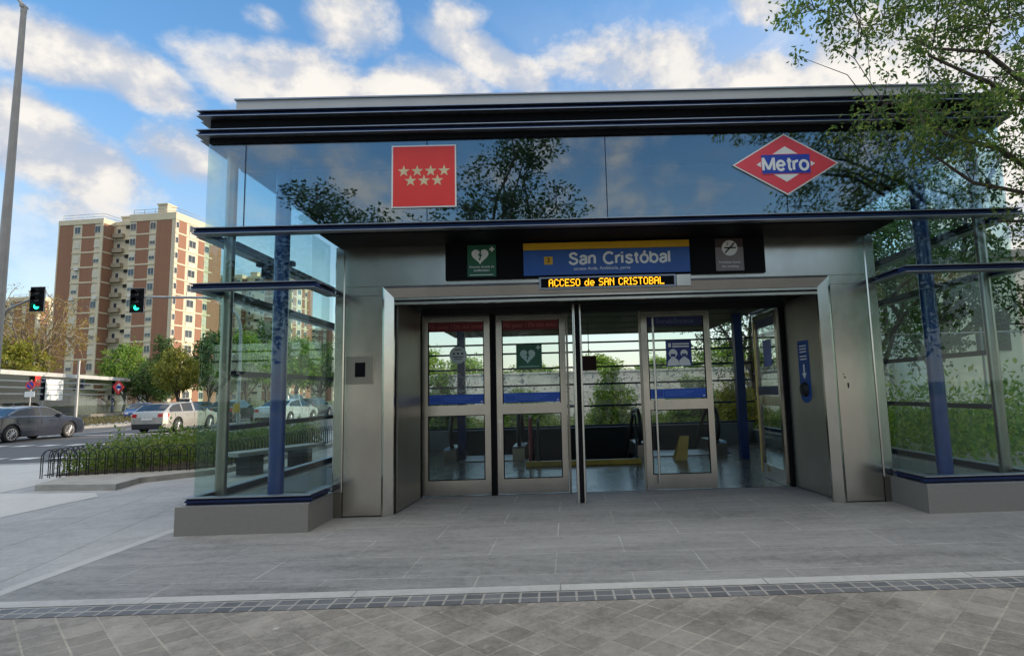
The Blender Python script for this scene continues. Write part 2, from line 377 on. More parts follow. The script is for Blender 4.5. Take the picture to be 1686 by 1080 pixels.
def drawn(mb, body, h, xc, y, z0, m, w=.15, sx=1.0, track=0.0):
    tot=sum(GLY[c][1]+track for c in body)-.14; x=xc-tot*h*sx/2; lay=0
    for c in body:
        st,adv=GLY[c]
        for pl in st:
            pts=[Vector((x+a*h*sx,0,z0+b*h)) for a,b in pl]; n=len(pts); L=[];Rr=[]
            closed=(pts[0]-pts[-1]).length<1e-6
            for i,p in enumerate(pts):
                t=(pts[min(i+1,n-1)]-pts[max(i-1,0)])
                if closed and i in (0,n-1): t=pts[1]-pts[-2]
                t.normalize(); q=Vector((-t.z,0,t.x))*(w*h/2); L.append(p+q); Rr.append(p-q)
            yy=y-.0003*(lay%4); lay+=1
            mb.mesh([(v.x,yy,v.z) for v in L+Rr],[(i,n+i,n+i+1,i+1) for i in range(n-1)],m)
        x+=(adv+track)*h*sx
LEDF={'A':'01110 10001 10001 11111 10001 10001 10001','C':'01110 10001 10000 10000 10000 10001 01110','E':'11111 10000 10000 11110 10000 10000 11111','S':'01111 10000 10000 01110 00001 00001 11110','O':'01110 10001 10001 10001 10001 10001 01110',
 'd':'00001 00001 01101 10011 10001 10011 01101','e':'00000 00000 01110 10001 11111 10000 01110','N':'10001 11001 10101 10011 10001 10001 10001','R':'11110 10001 10001 11110 10100 10010 10001','I':'111 010 010 010 010 010 111','T':'11111 00100 00100 00100 00100 00100 00100',
 'B':'11110 10001 10001 11110 10001 10001 11110','L':'10000 10000 10000 10000 10000 10000 11111',' ':'000 000 000 000 000 000 000'}
def ledtext(mb, body, x0, x1, z0, z1, y, m):
    cols=sum(len(LEDF[c].split()[0])+1 for c in body)-1; px=(x1-x0)/cols; pz=(z1-z0)/7; x=x0
    for c in body:
        rows=LEDF[c].split()
        for j,r in enumerate(rows):
            for i,b in enumerate(r):
                if b=='1':
                    a=x+i*px; t=z1-j*pz; mb.mesh([(a+px*.04,y,t-pz*.96),(a+px*.96,y,t-pz*.96),(a+px*.96,y,t-pz*.04),(a+px*.04,y,t-pz*.04)],[(0,1,2,3)],m)
        x+=(len(rows[0])+1)*px

# ------------------------------------------------------------------ metro entrance pavilion
XA, XB, XC, XD = -3.982, -2.757, 4.098, 5.335
SEAM = [XA, -3.541, -1.430, .661, 2.762, XD]
ST = thing('metro_entrance', 'low glass and stainless steel metro entrance pavilion with dark blue cornices', 'metro entrance', (.68,.3,0))
YB = 9.0
def islands(mb):
    par=list(range(len(mb.v)))
    def fnd(i):
        while par[i]!=i: par[i]=par[par[i]]; i=par[i]
        return i
    for f in mb.f:
        for i in f[1:]: par[fnd(i)]=fnd(f[0])
    g={}
    for k,f in enumerate(mb.f): g.setdefault(fnd(f[0]),[]).append(k)
    out=[]
    for ks in g.values():
        m=MB()
        for k in ks: m.face([mb.v[i] for i in mb.f[k]],mb.m[k],mb.sm[k])
        out.append(m)
    return out
def PS(name, mb, mats, parent=ST, local=False):
    return [m.build(name, mats, parent, local=local) for m in islands(mb)]
def P(name, mb, mats, parent=ST, label=None):
    o = mb.build(name, mats, parent)
    if label: o['label'] = label
    return o
# plinths
m = MB(); m.prism([(-4.106,-.1065),(-2.683,-.1065),(-2.683,.60),(-3.75,.75),(-3.75,YB),(-4.106,YB)], 0, .303); P('plinth', m, PLINTH)
m = MB(); m.prism([(4.009,-.1065),(5.46,-.1065),(5.46,YB),(5.10,YB),(5.10,.75),(4.009,.60)], 0, .303); P('plinth', m, PLINTH)
m = MB(); m.box(-3.75,5.10,8.72,9.1,0,.50); P('rear_wall', m, GREYW)
m = MB(); m.box(-3.75,-2.7,.75,3.2,0.004,.30); m.box(4.06,5.10,.75,3.2,0.004,.30); PS('bay_floor', m, GREYW)
# sill ledges (navy channel with a pale top flange)
def ledge(pts, z0, z1, name, out=.12, inset=.075, yb=.06):
    """C channel along a list of (x,y) points of the glass line; outward is to the left-hand normal given per segment"""
    fl = MB(); web = MB()
    for (a, b, n) in pts:
        ax, ay = a; bx, by = b; nx, ny = n
        def strip(o0, o1, za, zb, k, mm=0):
            x0, x1 = sorted((ax+nx*o0, bx+nx*o1)) if nx else sorted((ax, bx))
            y0, y1 = sorted((ay+ny*o0, by+ny*o1)) if ny else sorted((ay, by))
            k.box(x0,x1,y0,y1,za,zb,mm)
        strip(-.03, out, z1-.009, z1, fl); strip(-.03, out, z0, z0+.009, fl)
        strip(-.03, out-inset, z0+.009, z1-.009, web)
        strip(out-inset, out-inset+.03, (z0+z1)/2-.012, (z0+z1)/2+.012, web, 1)
    P(name, web, [NAVY, NAVY_L] if not name.startswith('sill') else [NAVY_D, NAVY]); P(name+'_flange', fl, ALU)
E_ = .12
full = [((-4.08,0),(5.43,0),(0,-1)), ((-3.98,0.045),(-3.98,YB),(-1,0)), ((5.335,0.045),(5.335,YB),(1,0))]
full = [((-4.06,0),(5.415,0),(0,-1)), ((-3.98,.035),(-3.98,YB),(-1,0)), ((5.335,.035),(5.335,YB),(1,0))]
ledge(full, 4.692, 4.766, 'upper_cornice')
ledge(full, 4.462, 4.536, 'lower_cornice')
ledge(full, 3.300, 3.375, 'middle_ledge')
bayL = [((-4.06,0),(-2.66,0),(0,-1)), ((-2.757,.035),(-2.757,.57),(1,0)), ((-3.98,.035),(-3.98,YB),(-1,0))]
bayR = [((4.0,0),(5.415,0),(0,-1)), ((4.098,.035),(4.098,.57),(-1,0)), ((5.335,.035),(5.335,YB),(1,0))]
ledge(bayL, 2.660, 2.735, 'bay_ledge'); ledge(bayR, 2.660, 2.735, 'bay_ledge')
ledge([((-4.04,0),(-2.68,0),(0,-1)), ((-2.757,.035),(-2.757,.57),(1,0)), ((-3.98,.035),(-3.98,YB),(-1,0))], .303, .392, 'sill_ledge', .08, .06)
ledge([((4.02,0),(5.395,0),(0,-1)), ((4.098,.035),(4.098,.57),(-1,0)), ((5.335,.035),(5.335,YB),(1,0))], .303, .392, 'sill_ledge', .08, .06)
# black recesses between the cornices, and under them
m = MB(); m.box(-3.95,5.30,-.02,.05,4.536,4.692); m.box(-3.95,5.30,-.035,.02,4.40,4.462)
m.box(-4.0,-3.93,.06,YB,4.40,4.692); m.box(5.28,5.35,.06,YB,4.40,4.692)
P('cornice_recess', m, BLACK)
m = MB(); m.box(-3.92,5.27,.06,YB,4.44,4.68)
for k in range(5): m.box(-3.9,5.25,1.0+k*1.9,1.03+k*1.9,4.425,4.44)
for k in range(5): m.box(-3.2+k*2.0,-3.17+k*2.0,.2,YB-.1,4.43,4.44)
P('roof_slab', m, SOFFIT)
m = MB(); m.box(-3.84,5.18,.3,8.8,4.766,5.095); P('roof_parapet', m, PARAPET)
m = MB(); m.box(-3.86,5.20,.28,8.82,5.095,5.112); P('roof_coping', m, ALU)
# overhang soffit above the doorway
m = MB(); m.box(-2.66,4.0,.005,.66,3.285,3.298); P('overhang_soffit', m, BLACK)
# glass
def pane(x0,x1,z0,z1,y=0.0,mat=GLASS,t=.012):
    m = MB(); m.box(x0+.005,x1-.005,y,y+t,z0,z1); return P('glass_pane', m, mat)
def pane_x(x,y0,y1,z0,z1,mat=GLASS,t=.012):
    m = MB(); m.box(x-t/2,x+t/2,y0+.005,y1-.005,z0,z1); return P('glass_pane', m, mat)
for a,b in zip(SEAM, SEAM[1:]): pane(a,b,3.376,4.42,0,GLASS_B)
LV = [(.392,2.66),(2.736,3.30)]
for z0,z1 in LV:
    pane(XA,XB,z0,z1); pane(XC,XD,z0,z1)
    pane_x(XB,.02,.57,z0,z1); pane_x(XC,.02,.57,z0,z1)
ys = [.02,1.55,3.4,5.25,7.1,YB-.02]
for y0,y1 in zip(ys,ys[1:]):
    for z0,z1 in ((.392,2.66),(2.736,3.30),(3.376,4.42)):
        pane_x(XA+.006,y0,y1,z0,z1); pane_x(XD-.006,y0,y1,z0,z1)
for k in range(4):
    x0 = -3.9+k*2.28; pane(x0,x0+2.28,.52,4.42,YB-.05,GLASS_R)
# edge seals of the front panes (dark joints)
m = MB()
for x in SEAM[1:-1]: m.box(x-.005,x+.005,.001,.011,3.376,4.42)
PS('glass_joint', m, NAVY_D)
# rails on rear wall and sides
for z in (.52,1.03,1.60,2.05,2.45,2.70,3.34):
    m = MB(); m.box(-3.9,5.22,YB-.15,YB-.09,z-.022,z+.022); P('glazing_rail', m, NAVY_D)
for x in (-3.9,5.25):
    for z in (1.1,1.75,2.70,3.34):
        m = MB(); m.box(x-.03,x+.03,.5,YB-.2,z-.03,z+.03); P('glazing_rail', m, NAVY_D)
# columns
def column(x,y,r,z0,z1,mat,name,n=20):
    m = MB(); m.cyl((x,y,z0),(x,y,z1),r,n); m.cyl((x,y,z0),(x,y,z0+.02),r*1.45,n); return P(name,m,mat)
def hcolumn(x,y,z0,z1):
    m = MB(); m.cyl((x,y,z0),(x,y,z1),.088,28); m.cyl((x,y,z0),(x,y,z0+.015),.13,28); return P('blue_column',m,BLUECOL)
hcolumn(-3.32,.50,.30,4.44); hcolumn(4.62,.50,.30,4.44)
column(-3.87,.33,.062,.30,4.44,STEEL_D,'round_post'); column(5.22,.33,.062,.30,4.44,STEEL_D,'round_post')
for x,y in ((-2.05,6.3),(-1.65,8.2),(2.35,8.5),(3.72,5.2),(-3.6,4.6),(4.9,4.9)):
    m = MB(); m.box(x-.08,x+.08,y-.08,y+.08,0.004,4.44); P('blue_column', m, NAVY)
# transverse beams of the bays
for y in (.5,4.6,8.3):
    m = MB(); m.box(-3.9,-2.5,y+.06,y+.16,4.30,4.44); m.box(4.0,5.25,y+.06,y+.16,4.30,4.44); PS('roof_beam', m, NAVY)
# dark brackets near the left column
m = MB(); m.box(-3.7,-3.24,.62,.70,3.08,3.14); m.box(-3.62,-3.50,.60,.74,2.93,3.08); P('bracket', m, NAVY_D)
# steel front wall
yf = .606
m = MB(); m.bevbox(-2.637,4.003,yf,yf+.05,2.782,3.283); P('lintel_panel', m, STEEL)
m = MB(); m.bevbox(-2.637,-2.112,yf+.001,yf+.05,2.668,2.778); m.bevbox(3.462,4.003,yf+.001,yf+.05,2.668,2.778); PS('lintel_strip', m, STEEL)
def pillar(x0,x1,name='pillar_panel'):
    m = MB(); m.bevbox(x0,x1,yf+.001,yf+.05,.02,2.664); P(name, m, STEEL)
pillar(-2.575,-2.112); pillar(3.470,3.93)
for x0,x1 in ((-2.70,-2.58),(3.935,4.06)):
    m = MB(); m.bevbox(x0,x1,yf-.012,yf+.06,.30 if x0<0 else .30,3.283,.012); PS('corner_trim', m, STEEL)
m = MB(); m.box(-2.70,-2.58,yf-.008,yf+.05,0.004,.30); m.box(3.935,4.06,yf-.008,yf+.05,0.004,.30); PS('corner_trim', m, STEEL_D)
# splayed frame around the opening
m = MB()
m.prism([(-2.108,yf-.012),(-2.085,yf-.02),(-1.985,yf+.055),(-1.985,yf+.10),(-2.108,yf+.10)],.004,2.60)
m.prism([(3.458,yf-.012),(3.435,yf-.02),(3.335,yf+.055),(3.335,yf+.10),(3.458,yf+.10)],.004,2.60)
m.mesh([(-2.108,yf-.012,2.778),(3.458,yf-.012,2.778),(3.435,yf-.02,2.75),(-2.085,yf-.02,2.75),(3.335,yf+.055,2.64),(-1.985,yf+.055,2.64),(3.335,yf+.10,2.64),(-1.985,yf+.10,2.64),
        (-2.108,yf-.012,2.60),(-2.085,yf-.02,2.60),(-1.985,yf+.055,2.60),(3.458,yf-.012,2.60),(3.435,yf-.02,2.60),(3.335,yf+.055,2.60)],
       [(0,3,2,1),(3,5,4,2),(5,7,6,4),(8,9,3,0),(9,10,5,3),(12,11,1,2),(13,12,2,4)])
P('door_surround', m, STEEL)
m = MB(); m.box(-1.985,3.335,yf+.05,yf+.10,2.612,2.638); m.box(-1.985,3.335,yf+.055,yf+.115,2.555,2.585); PS('shutter_rail', m, STEEL)
m = MB(); m.box(-1.985,3.335,yf+.07,yf+.2,2.585,2.612); m.box(-2.1,3.45,yf+.12,1.80,2.64,2.9); P('shutter_box', m, DARKW)
# pillars behind the panels and the splayed jambs
m = MB(); m.box(-2.60,-2.115,yf+.052,1.95,0.004,3.0); m.box(3.465,3.97,yf+.052,1.95,0.004,3.0); m.box(-2.6,3.97,yf+.052,.9,2.91,3.28); PS('pillar_core', m, DARKW)
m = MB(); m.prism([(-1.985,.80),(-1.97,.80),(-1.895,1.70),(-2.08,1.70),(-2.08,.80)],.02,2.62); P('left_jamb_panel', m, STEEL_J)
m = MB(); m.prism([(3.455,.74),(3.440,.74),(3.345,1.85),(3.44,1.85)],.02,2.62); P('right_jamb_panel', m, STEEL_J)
m = MB(); m.box(-2.1,-1.99,.71,.80,.004,2.6); P('jamb_gap', m, BLACK)
# door head
m = MB(); m.box(-1.90,3.34,1.76,1.93,2.555,2.638); P('door_head', m, DARKW)
m = MB(); m.box(-2.6,4.0,1.94,8.8,2.90,2.96)
for k in range(6): m.box(-2.6,4.0,2.9+k*1.1,2.92+k*1.1,2.89,2.90)
for k in range(6): m.box(-1.9+k*1.1,-1.88+k*1.1,1.95,8.8,2.892,2.90)
P('lobby_ceiling', m, CEIL)
# lobby floor with the stair opening
m = MB()
for x0,x1,y0,y1 in ((-3.74,5.09,1.86,5.0),(-3.74,-2.45,5.0,8.72),(3.75,5.09,5.0,8.72),(-2.45,-.60,5.0,6.15),(1.62,3.75,5.0,6.15)):
    m.face([(x0,y0,.008),(x1,y0,.008),(x1,y1,.008),(x0,y1,.008)])
P('lobby_floor', m, FLOORT)
m = MB(); m.box(-2.7,3.9,8.55,8.71,-4,.49); m.box(-2.7,-2.46,5.0,8.5,-4,-.01); m.box(3.76,3.9,5.0,8.5,-4,-.01); m.box(-2.7,3.9,4.85,4.99,-4,-.01); m.box(-2.7,3.9,4.9,8.7,-4.2,-4)
P('stair_well', m, DARKW)
m = MB()
for k in range(12): m.box(-.55,1.58,5.0+k*.29,5.29+k*.29,-.17*(k+1)-.1,-.17*(k+1))
P('stair_flight', m, DARKW)
m = MB(); m.box(-.60,1.62,4.86,5.0,.012,.10); P('yellow_step_edge', m, YELLOW)
m = MB()
for x in (-.52,):
    m.tube([(x,4.95,.01),(x,4.95,.9),(x,5.25,.95),(x,7.6,-.45)],.022,10)
P('stair_handrail', m, pm('red_handrail',(.30,.02,.02),.4))
m = MB(); m.tube([(-.36,4.95,.01),(-.36,4.95,.82),(-.36,5.2,.88),(-.36,7.6,-.55)],.022,10); P('stair_handrail', m, IRON)
m = MB(); m.tube([(1.55,4.95,.01),(1.55,4.95,.9),(1.55,5.2,.95),(1.55,7.6,-.5)],.022,10); P('stair_handrail', m, IRON)
# gate post in front of the doors
m = MB(); m.cyl((.262,1.03,.004),(.262,1.03,2.56),.022,14); m.cyl((.345,1.05,.004),(.345,1.05,2.56),.020,14); P('gate_post', m, CHROME)
m = MB(); m.box(.282,.326,1.02,1.06,.02,2.56); P('gate_post_gasket', m, BLACK)
# door leaves
def leaf_parts(x0, x1, Y, handle=None, flip=1):
    """geometry in leaf coordinates: closed leaf spans x0..x1 in the plane y=Y"""
    f = MB(); s=.085
    f.box(x0,x0+s,Y,Y+.05,.02,2.54); f.box(x1-s,x1,Y,Y+.05,.02,2.54)
    f.box(x0+s,x1-s,Y+.002,Y+.048,.02,.224); f.box(x0+s,x1-s,Y+.002,Y+.048,1.126,1.268); f.box(x0+s,x1-s,Y+.002,Y+.048,2.47,2.54)
    g1 = MB(); g1.box(x0+s,x1-s,Y+.02,Y+.03,1.268,2.47)
    g2 = MB(); g2.box(x0+s,x1-s,Y+.02,Y+.03,.224,1.126)
    gs = MB()
    for a,b in ((x0+s,x0+s+.014),(x1-s-.014,x1-s)):
        gs.box(a,b,Y+.008,Y+.019,1.268,2.47); gs.box(a,b,Y+.008,Y+.019,.224,1.126)
    gs.box(x0+s+.014,x1-s-.014,Y+.008,Y+.019,.224,.236); gs.box(x0+s+.014,x1-s-.014,Y+.008,Y+.019,1.114,1.126)
    return f, g1, g2, gs
def door(x0, x1, Y, banner, btext, handle_x=None, bmat=DARKRED, lmat=FADEDRED):
    f,g1,g2,gs = leaf_parts(x0,x1,Y)
    d = P('door', f, STEEL)
    for gg in (g1,g2): gg.build('pane', GLASS_I, d)
    gs.build('gasket', BLACK, d)
    b = MB(); b.box(x0+.09,x1-.09,Y+.012,Y+.0195,2.325,2.465); b.text(btext, .098, (x0+x1)/2, Y+.010, 2.395, 1, .012, sx=.80); b.build('banner', [bmat,lmat], d)
    b = MB(); b.box(x0+.088,x1-.088,Y+.010,Y+.0190,1.285,1.420)
    b.box(x0+.115,x0+.285,Y+.008,Y+.0100,1.305,1.400,1); b.box(x0+.120,x0+.280,Y+.0065,Y+.0080,1.310,1.395,0)
    for k,w in enumerate((.42,.38,.30)): b.box(x0+.31,x0+.31+w,Y+.008,Y+.010,1.378-k*.026,1.384-k*.026,1)
    b.box(x1-.14,x1-.115,Y+.008,Y+.010,1.305,1.322,2)
    b.build('blue_sticker', [STICKBLUE, pm('sticker_print',(.10,.24,.62),.5), WHITE], d)
    if handle_x is not None:
        h = MB(); h.tube([(handle_x,Y-.055,.10),(handle_x,Y-.055,2.44)],.016,12)
        for z in (.35,1.2,2.15): h.cyl((handle_x,Y-.055,z),(handle_x,Y+.001,z),.010,8)
        h.build('handle', CHROME, d)
    return d
Y2 = 1.834
dA = door(-1.903,-.927,Y2,True,'No pasar / Do not enter')
dB = door(-.839,.162,Y2,True,'No pasar / Do not enter')
dC = door(1.266,2.260,Y2,True,'Entrada/Entrance', handle_x=1.43, bmat=DARKBLUE, lmat=FADEDBLUE)
h = MB(); h.disc((-.79,Y2-.02,1.03),.035,'y',16,0,.03); h.box(-.80,-.78,Y2-.02,Y2,.62,.98); h.build('lock', CHROME, dB)
# round smile sticker on the first leaf
b = MB(); c_ = (-1.387,1.985); b.disc((c_[0],Y2+.013,c_[1]),.125,'y',32,0,.006)
for dx in (-.06,0,.06): b.disc((c_[0]+dx,Y2+.0105,c_[1]+.02),.016,'y',12,1,.002)
b.box(c_[0]-.075,c_[0]+.075,Y2+.0105,Y2+.0125,c_[1]-.035,c_[1]-.022,1); b.box(c_[0]-.055,c_[0]+.055,Y2+.0105,Y2+.0125,c_[1]-.066,c_[1]-.055,1); b.box(c_[0]-.05,c_[0]+.05,Y2+.0105,Y2+.0125,c_[1]+.07,c_[1]+.082,1)
b.build('round_sticker', [pm('sticker_white',(.50,.56,.54),.5), DARKW], dA)
# white scrawl of graffiti low on the first leaf's upper pane
random.seed(4); b = MB(); x,z = -1.45,1.45; pts=[]
for k in range(46):
    a = k*.55; pts.append((x+.17*math.sin(a*.53)+.05*math.sin(a*1.9)+k*.003, Y2+.016, z+.13+.12*math.cos(a*.71)+.03*math.cos(a*2.3)))
b.tube(pts,.0045,5); b.tube([(-1.52,Y2+.016,1.5),(-1.49,Y2+.016,1.72),(-1.46,Y2+.016,1.52),(-1.42,Y2+.016,1.70)],.004,5); b.build('scratched_scrawl', pm('scrawl_white',(.42,.45,.42),.6), dA)
def heart(cx, cz, s, n=28):
    o = []
    for k in range(n):
        t = 2*math.pi*k/n; o.append((cx+s*16*math.sin(t)**3/16, cz+s*(13*math.cos(t)-5*math.cos(2*t)-2*math.cos(3*t)-math.cos(4*t))/16))
    return o
def fan(mb, pts, y, m):      # flat outline facing -y
    cx = sum(p[0] for p in pts)/len(pts); cz = sum(p[1] for p in pts)/len(pts); n=len(pts)
    vs = [(cx,y,cz)]+[(x,y,z) for x,z in pts]
    mb.mesh(vs,[(0,1+i,1+(i+1)%n) for i in range(n)],m)
def bolt(mb, cx, cz, s, y, m):
    for poly in ([(.12,.55),(-.22,.02),(.02,.02)],[(-.06,.10),(.24,.10),(-.04,-.38)],[(.12,.55),(.02,.02),(.10,.10)]):
        mb.face([(cx+a*s,y,cz+b*s) for a,b in poly],m)
    mb.face([(cx+a*s,y-.0005,cz+b*s) for a,b in ((-.16,-.28),(.10,-.28),(-.06,-.55))],m)
def aed(mb, cx, cz, w, hgt, y, small):
    mb.box(cx-w/2,cx+w/2,y,y+.006,cz-hgt/2,cz+hgt/2,0)
    fan(mb, heart(cx-.02*w/.35,cz+hgt*.16 if not small else cz+.01,w*.30), y-.002, 1); bolt(mb, cx-.02*w/.35, cz+hgt*.16 if not small else cz+.01, w*.34, y-.004, 0)
    px,pz = cx+w*.36, cz+hgt*.36; a=w*.085
    mb.box(px-a,px+a,y-.003,y,pz-a*.36,pz+a*.36,1); mb.box(px-a*.36,px+a*.36,y-.0035,y,pz-a,pz+a,1)
b = MB(); aed(b,-.365,1.94,.37,.345,Y2+.010,True); b.box(-.51,-.22,Y2+.008,Y2+.0095,1.790,1.798,1); b.build('defibrillator_sticker', [GREEN, pm('pale_print',(.45,.60,.55),.5)], dB)
# mask poster on the entrance leaf
b = MB(); cx,cz = 1.80,1.925; b.box(cx-.185,cx+.185,Y2+.008,Y2+.0165,cz-.19,cz+.185,0)
[b.box(cx-.09,cx+.15,Y2+.0055,Y2+.0075,cz+zz,cz+zz+.022,1) for zz in (.125,.088)]; b.box(cx-.15,cx-.11,Y2+.0055,Y2+.0075,cz+.09,cz+.15,1)
for k,(dx,hr) in enumerate(((-.085,1.2),(.075,1.0))):
    b.disc((cx+dx,Y2+.0055,cz+.0),.052*hr,'y',20,1,.002); b.face([(cx+dx-.09,Y2+.0055,cz-.175),(cx+dx+.09,Y2+.0055,cz-.175),(cx+dx+.07,Y2+.0055,cz-.10),(cx+dx+.02,Y2+.0055,cz-.055),(cx+dx-.02,Y2+.0055,cz-.055),(cx+dx-.07,Y2+.0055,cz-.10)],1)
    b.box(cx+dx-.034,cx+dx+.034,Y2+.0035,Y2+.0050,cz-.045,cz-.008,0)
b.build('mask_poster', [pm('poster_blue',(.012,.03,.20),.5), WHITE], dC)
# the open leaf, swung inwards (built in place along y)
f = MB(); x=3.235; s=.085; ya,yb=1.84,2.83
f.box(x,x+.05,ya,ya+s,.02,2.54); f.box(x,x+.05,yb-s,yb,.02,2.54)
for z0,z1 in ((.02,.224),(1.126,1.268),(2.47,2.54)): f.box(x+.002,x+.048,ya+s,yb-s,z0,z1)
dD = P('open_door', f, STEEL)
g1=MB(); g1.box(x+.02,x+.03,ya+s,yb-s,1.268,2.47); g1.build('pane',GLASS_I,dD)
g1=MB(); g1.box(x+.02,x+.03,ya+s,yb-s,.224,1.126); g1.build('pane',GLASS_I,dD)
b=MB(); b.box(x+.008,x+.0185,ya+.09,yb-.09,2.325,2.465); b.build('banner',DARKBLUE,dD)
b=MB(); b.box(x+.008,x+.0185,ya+.09,yb-.09,1.285,1.42); b.build('blue_sticker',DARKBLUE,dD)
b=MB(); b.box(x+.010,x+.0185,ya+.3,ya+.62,1.72,2.12); b.build('mask_poster',STICKBLUE,dD)
h=MB(); h.tube([(x-.05,yb-.17,.1),(x-.05,yb-.17,2.44)],.016,12); h.build('handle',pm('brass_handle',(.45,.33,.14),.35,1.0),dD)
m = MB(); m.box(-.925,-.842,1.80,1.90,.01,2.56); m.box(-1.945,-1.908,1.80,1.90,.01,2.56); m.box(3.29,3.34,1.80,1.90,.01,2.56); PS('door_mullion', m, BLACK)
m = MB(); m.box(.17,.20,1.84,1.9,.01,2.56); m.box(1.235,1.262,1.84,1.9,.01,2.56); PS('door_mullion', m, STEEL_D)

# ------------------------------------------------------------------ signs on the front
GS = 'signs on the metro entrance'
y = -.012
def star(cx, cz, r):
    return [(cx+(r if k%2==0 else r*.40)*math.sin(math.pi*k/5), cz+(r if k%2==0 else r*.40)*math.cos(math.pi*k/5)) for k in range(10)]
t = thing('regional_sign','square red sign with seven pale stars on the upper glass','sign',(-1.46,-.012,3.58))
b = MB(); b.box(-1.836,-1.086,-.016,-.004,3.576,4.326); b.build('border', WHITE, t)
b = MB(); b.box(-1.820,-1.102,-.019,-.0165,3.592,4.310); b.build('red_field', RED, t)
b = MB()
for k in range(4): fan(b, star(-1.694+k*.156,4.012,.073), -.0205, 0)
for k in range(3): fan(b, star(-1.616+k*.156,3.896,.073), -.0205, 0)
b.build('stars', CREAMST, t)
t = thing('metro_diamond_sign','red and white diamond Metro emblem on the upper glass','sign',(2.767,-.012,3.62))
cx,cz = 2.768,3.992
def dia(a,bz): return [(cx-a,cz),(cx,cz-bz),(cx+a,cz),(cx,cz+bz)]
b=MB(); b.prism_xz(dia(.625,.372),-.016,-.004); b.build('border',WHITE,t)
b=MB(); b.prism_xz(dia(.597,.353),-.019,-.0165); b.build('red_field',ROSE,t)
b=MB(); b.prism_xz(dia(.345,.215),-.0215,-.0192); b.build('white_field',WHITE,t)
b=MB(); b.box(cx-.292,cx+.292,-.024,-.0217,cz-.122,cz+.122,1); b.box(cx-.284,cx+.284,-.0255,-.0242,cz-.114,cz+.114,0); drawn(b,'Metro',.150,cx,-.0265,cz-.073,2,.205,1.02,.03); b.build('name_bar',[METROBLUE,ROSE,WHITE],t)
# black sign board
yb_ = yf-.05
t = thing('black_sign_board','long black backing board mounted on the steel above the doors','sign board',(.67,yb_,2.83))
b=MB(); b.bevbox(-1.325,2.667,yf-.045,yf-.001,2.830,3.284,.006); b.build('board',BLACK,t)
ys_=yf-.047
t = thing('station_name_sign','blue and yellow station name sign reading San Cristóbal','sign',(.68,ys_,2.85))
b=MB(); b.box(-.352,1.713,yf-.085,ys_,2.852,3.168); b.build('blue_panel',SIGNBLUE,t)
b=MB(); b.box(-.352,1.713,yf-.088,ys_,3.172,3.258); b.build('yellow_panel',SIGNYEL,t)
b=MB(); yy=yf-.0875
drawn(b,'San Cristóbal',.135,.852,yy,2.985,0,.215,1.09,.05); b.text('acceso Avda. Andalucía, pares',.058,.62,yy,2.925,0,.004)
b.build('lettering',WHITE,t)
b=MB(); b.box(-.095,.010,yf-.0875,yf-.0852,2.985,3.085,0); b.text('3',.085,-.043,yf-.089,3.035,1,.02); b.build('line_number',[SIGNYEL,BLACK],t)
t = thing('defibrillator_sign','green defibrillator sign with white heart on the black board','sign',(-.87,ys_,2.86))
b=MB(); aed(b,-.872,3.062,.355,.40,yf-.054,False)
b.text('Estación dotada de',.040,-.872,yf-.0565,2.985,1,.008); b.text('desfibrilador',.040,-.872,yf-.0565,2.940,1,.012); b.box(-1.02,-.73,yf-.0565,yf-.0545,2.880,2.888,1)
b.build('panel',[GREEN,WHITE],t)
t = thing('no_smoking_sign','grey no smoking sign with white round symbol on the black board','sign',(2.22,ys_,2.86))
b=MB(); b.box(2.045,2.395,yf-.054,ys_,2.858,3.155,0); b.box(2.045,2.395,yf-.054,ys_,3.157,3.266,3)
b.disc((2.225,yf-.058,3.145),.098,'y',32,1,.003)
b.box(2.16,2.29,yf-.061,yf-.0585,3.138,3.156,2); b.box(2.295,2.305,yf-.061,yf-.0585,3.138,3.156,2)
b.mesh([(2.155,yf-.0615,3.085),(2.170,yf-.0615,3.075),(2.295,yf-.0615,3.205),(2.280,yf-.0615,3.215)],[(0,1,2,3)],2)
b.tube([(2.19,yf-.06,3.175),(2.21,yf-.06,3.19),(2.19,yf-.06,3.205),(2.215,yf-.06,3.22)],.004,5,2)
b.text('Prohibido fumar',.042,2.22,yf-.0565,2.965,1,.006); b.text('No smoking',.042,2.22,yf-.0565,2.912,1,.006)
b.build('panel',[GREYSIGN,WHITE,DARKW,BROWNSIGN],t)
t = thing('led_display','amber LED text display under the station name sign','display',(.77,yf-.09,2.68))
b=MB(); b.bevbox(-.165,1.525,yf-.11,yf-.052,2.674,2.822,.004); b.build('case',ALU,t)
b=MB(); b.box(-.140,1.500,yf-.114,yf-.1105,2.692,2.804); ledtext(b,'ACCESO de SAN CRISTOBAL',-.045,1.375,2.702,2.794,yf-.1155,1); b.build('screen',[BLACK,AMBER],t)
b=MB(); b.bevbox(1.530,1.712,yf-.10,yf-.052,2.678,2.818,.004); b.build('side_box',STEEL,t)
# intercom plate
t = thing('intercom_plate','square steel plate with small black screen on left pillar','intercom',(-2.385,yf-.005,1.58))
b=MB(); b.bevbox(-2.553,-2.218,yf-.010,yf,1.578,1.918,.004)
for dx,dz in ((-.15,-.15),(.15,-.15),(-.15,.15),(.15,.15)): b.disc((-2.386+dx,yf-.013,1.748+dz),.007,'y',10,0,.003)
b.build('plate',STEEL_D,t)
b=MB(); b.box(-2.441,-2.315,yf-.0125,yf-.0102,1.665,1.842); b.build('screen',BLACK,t)
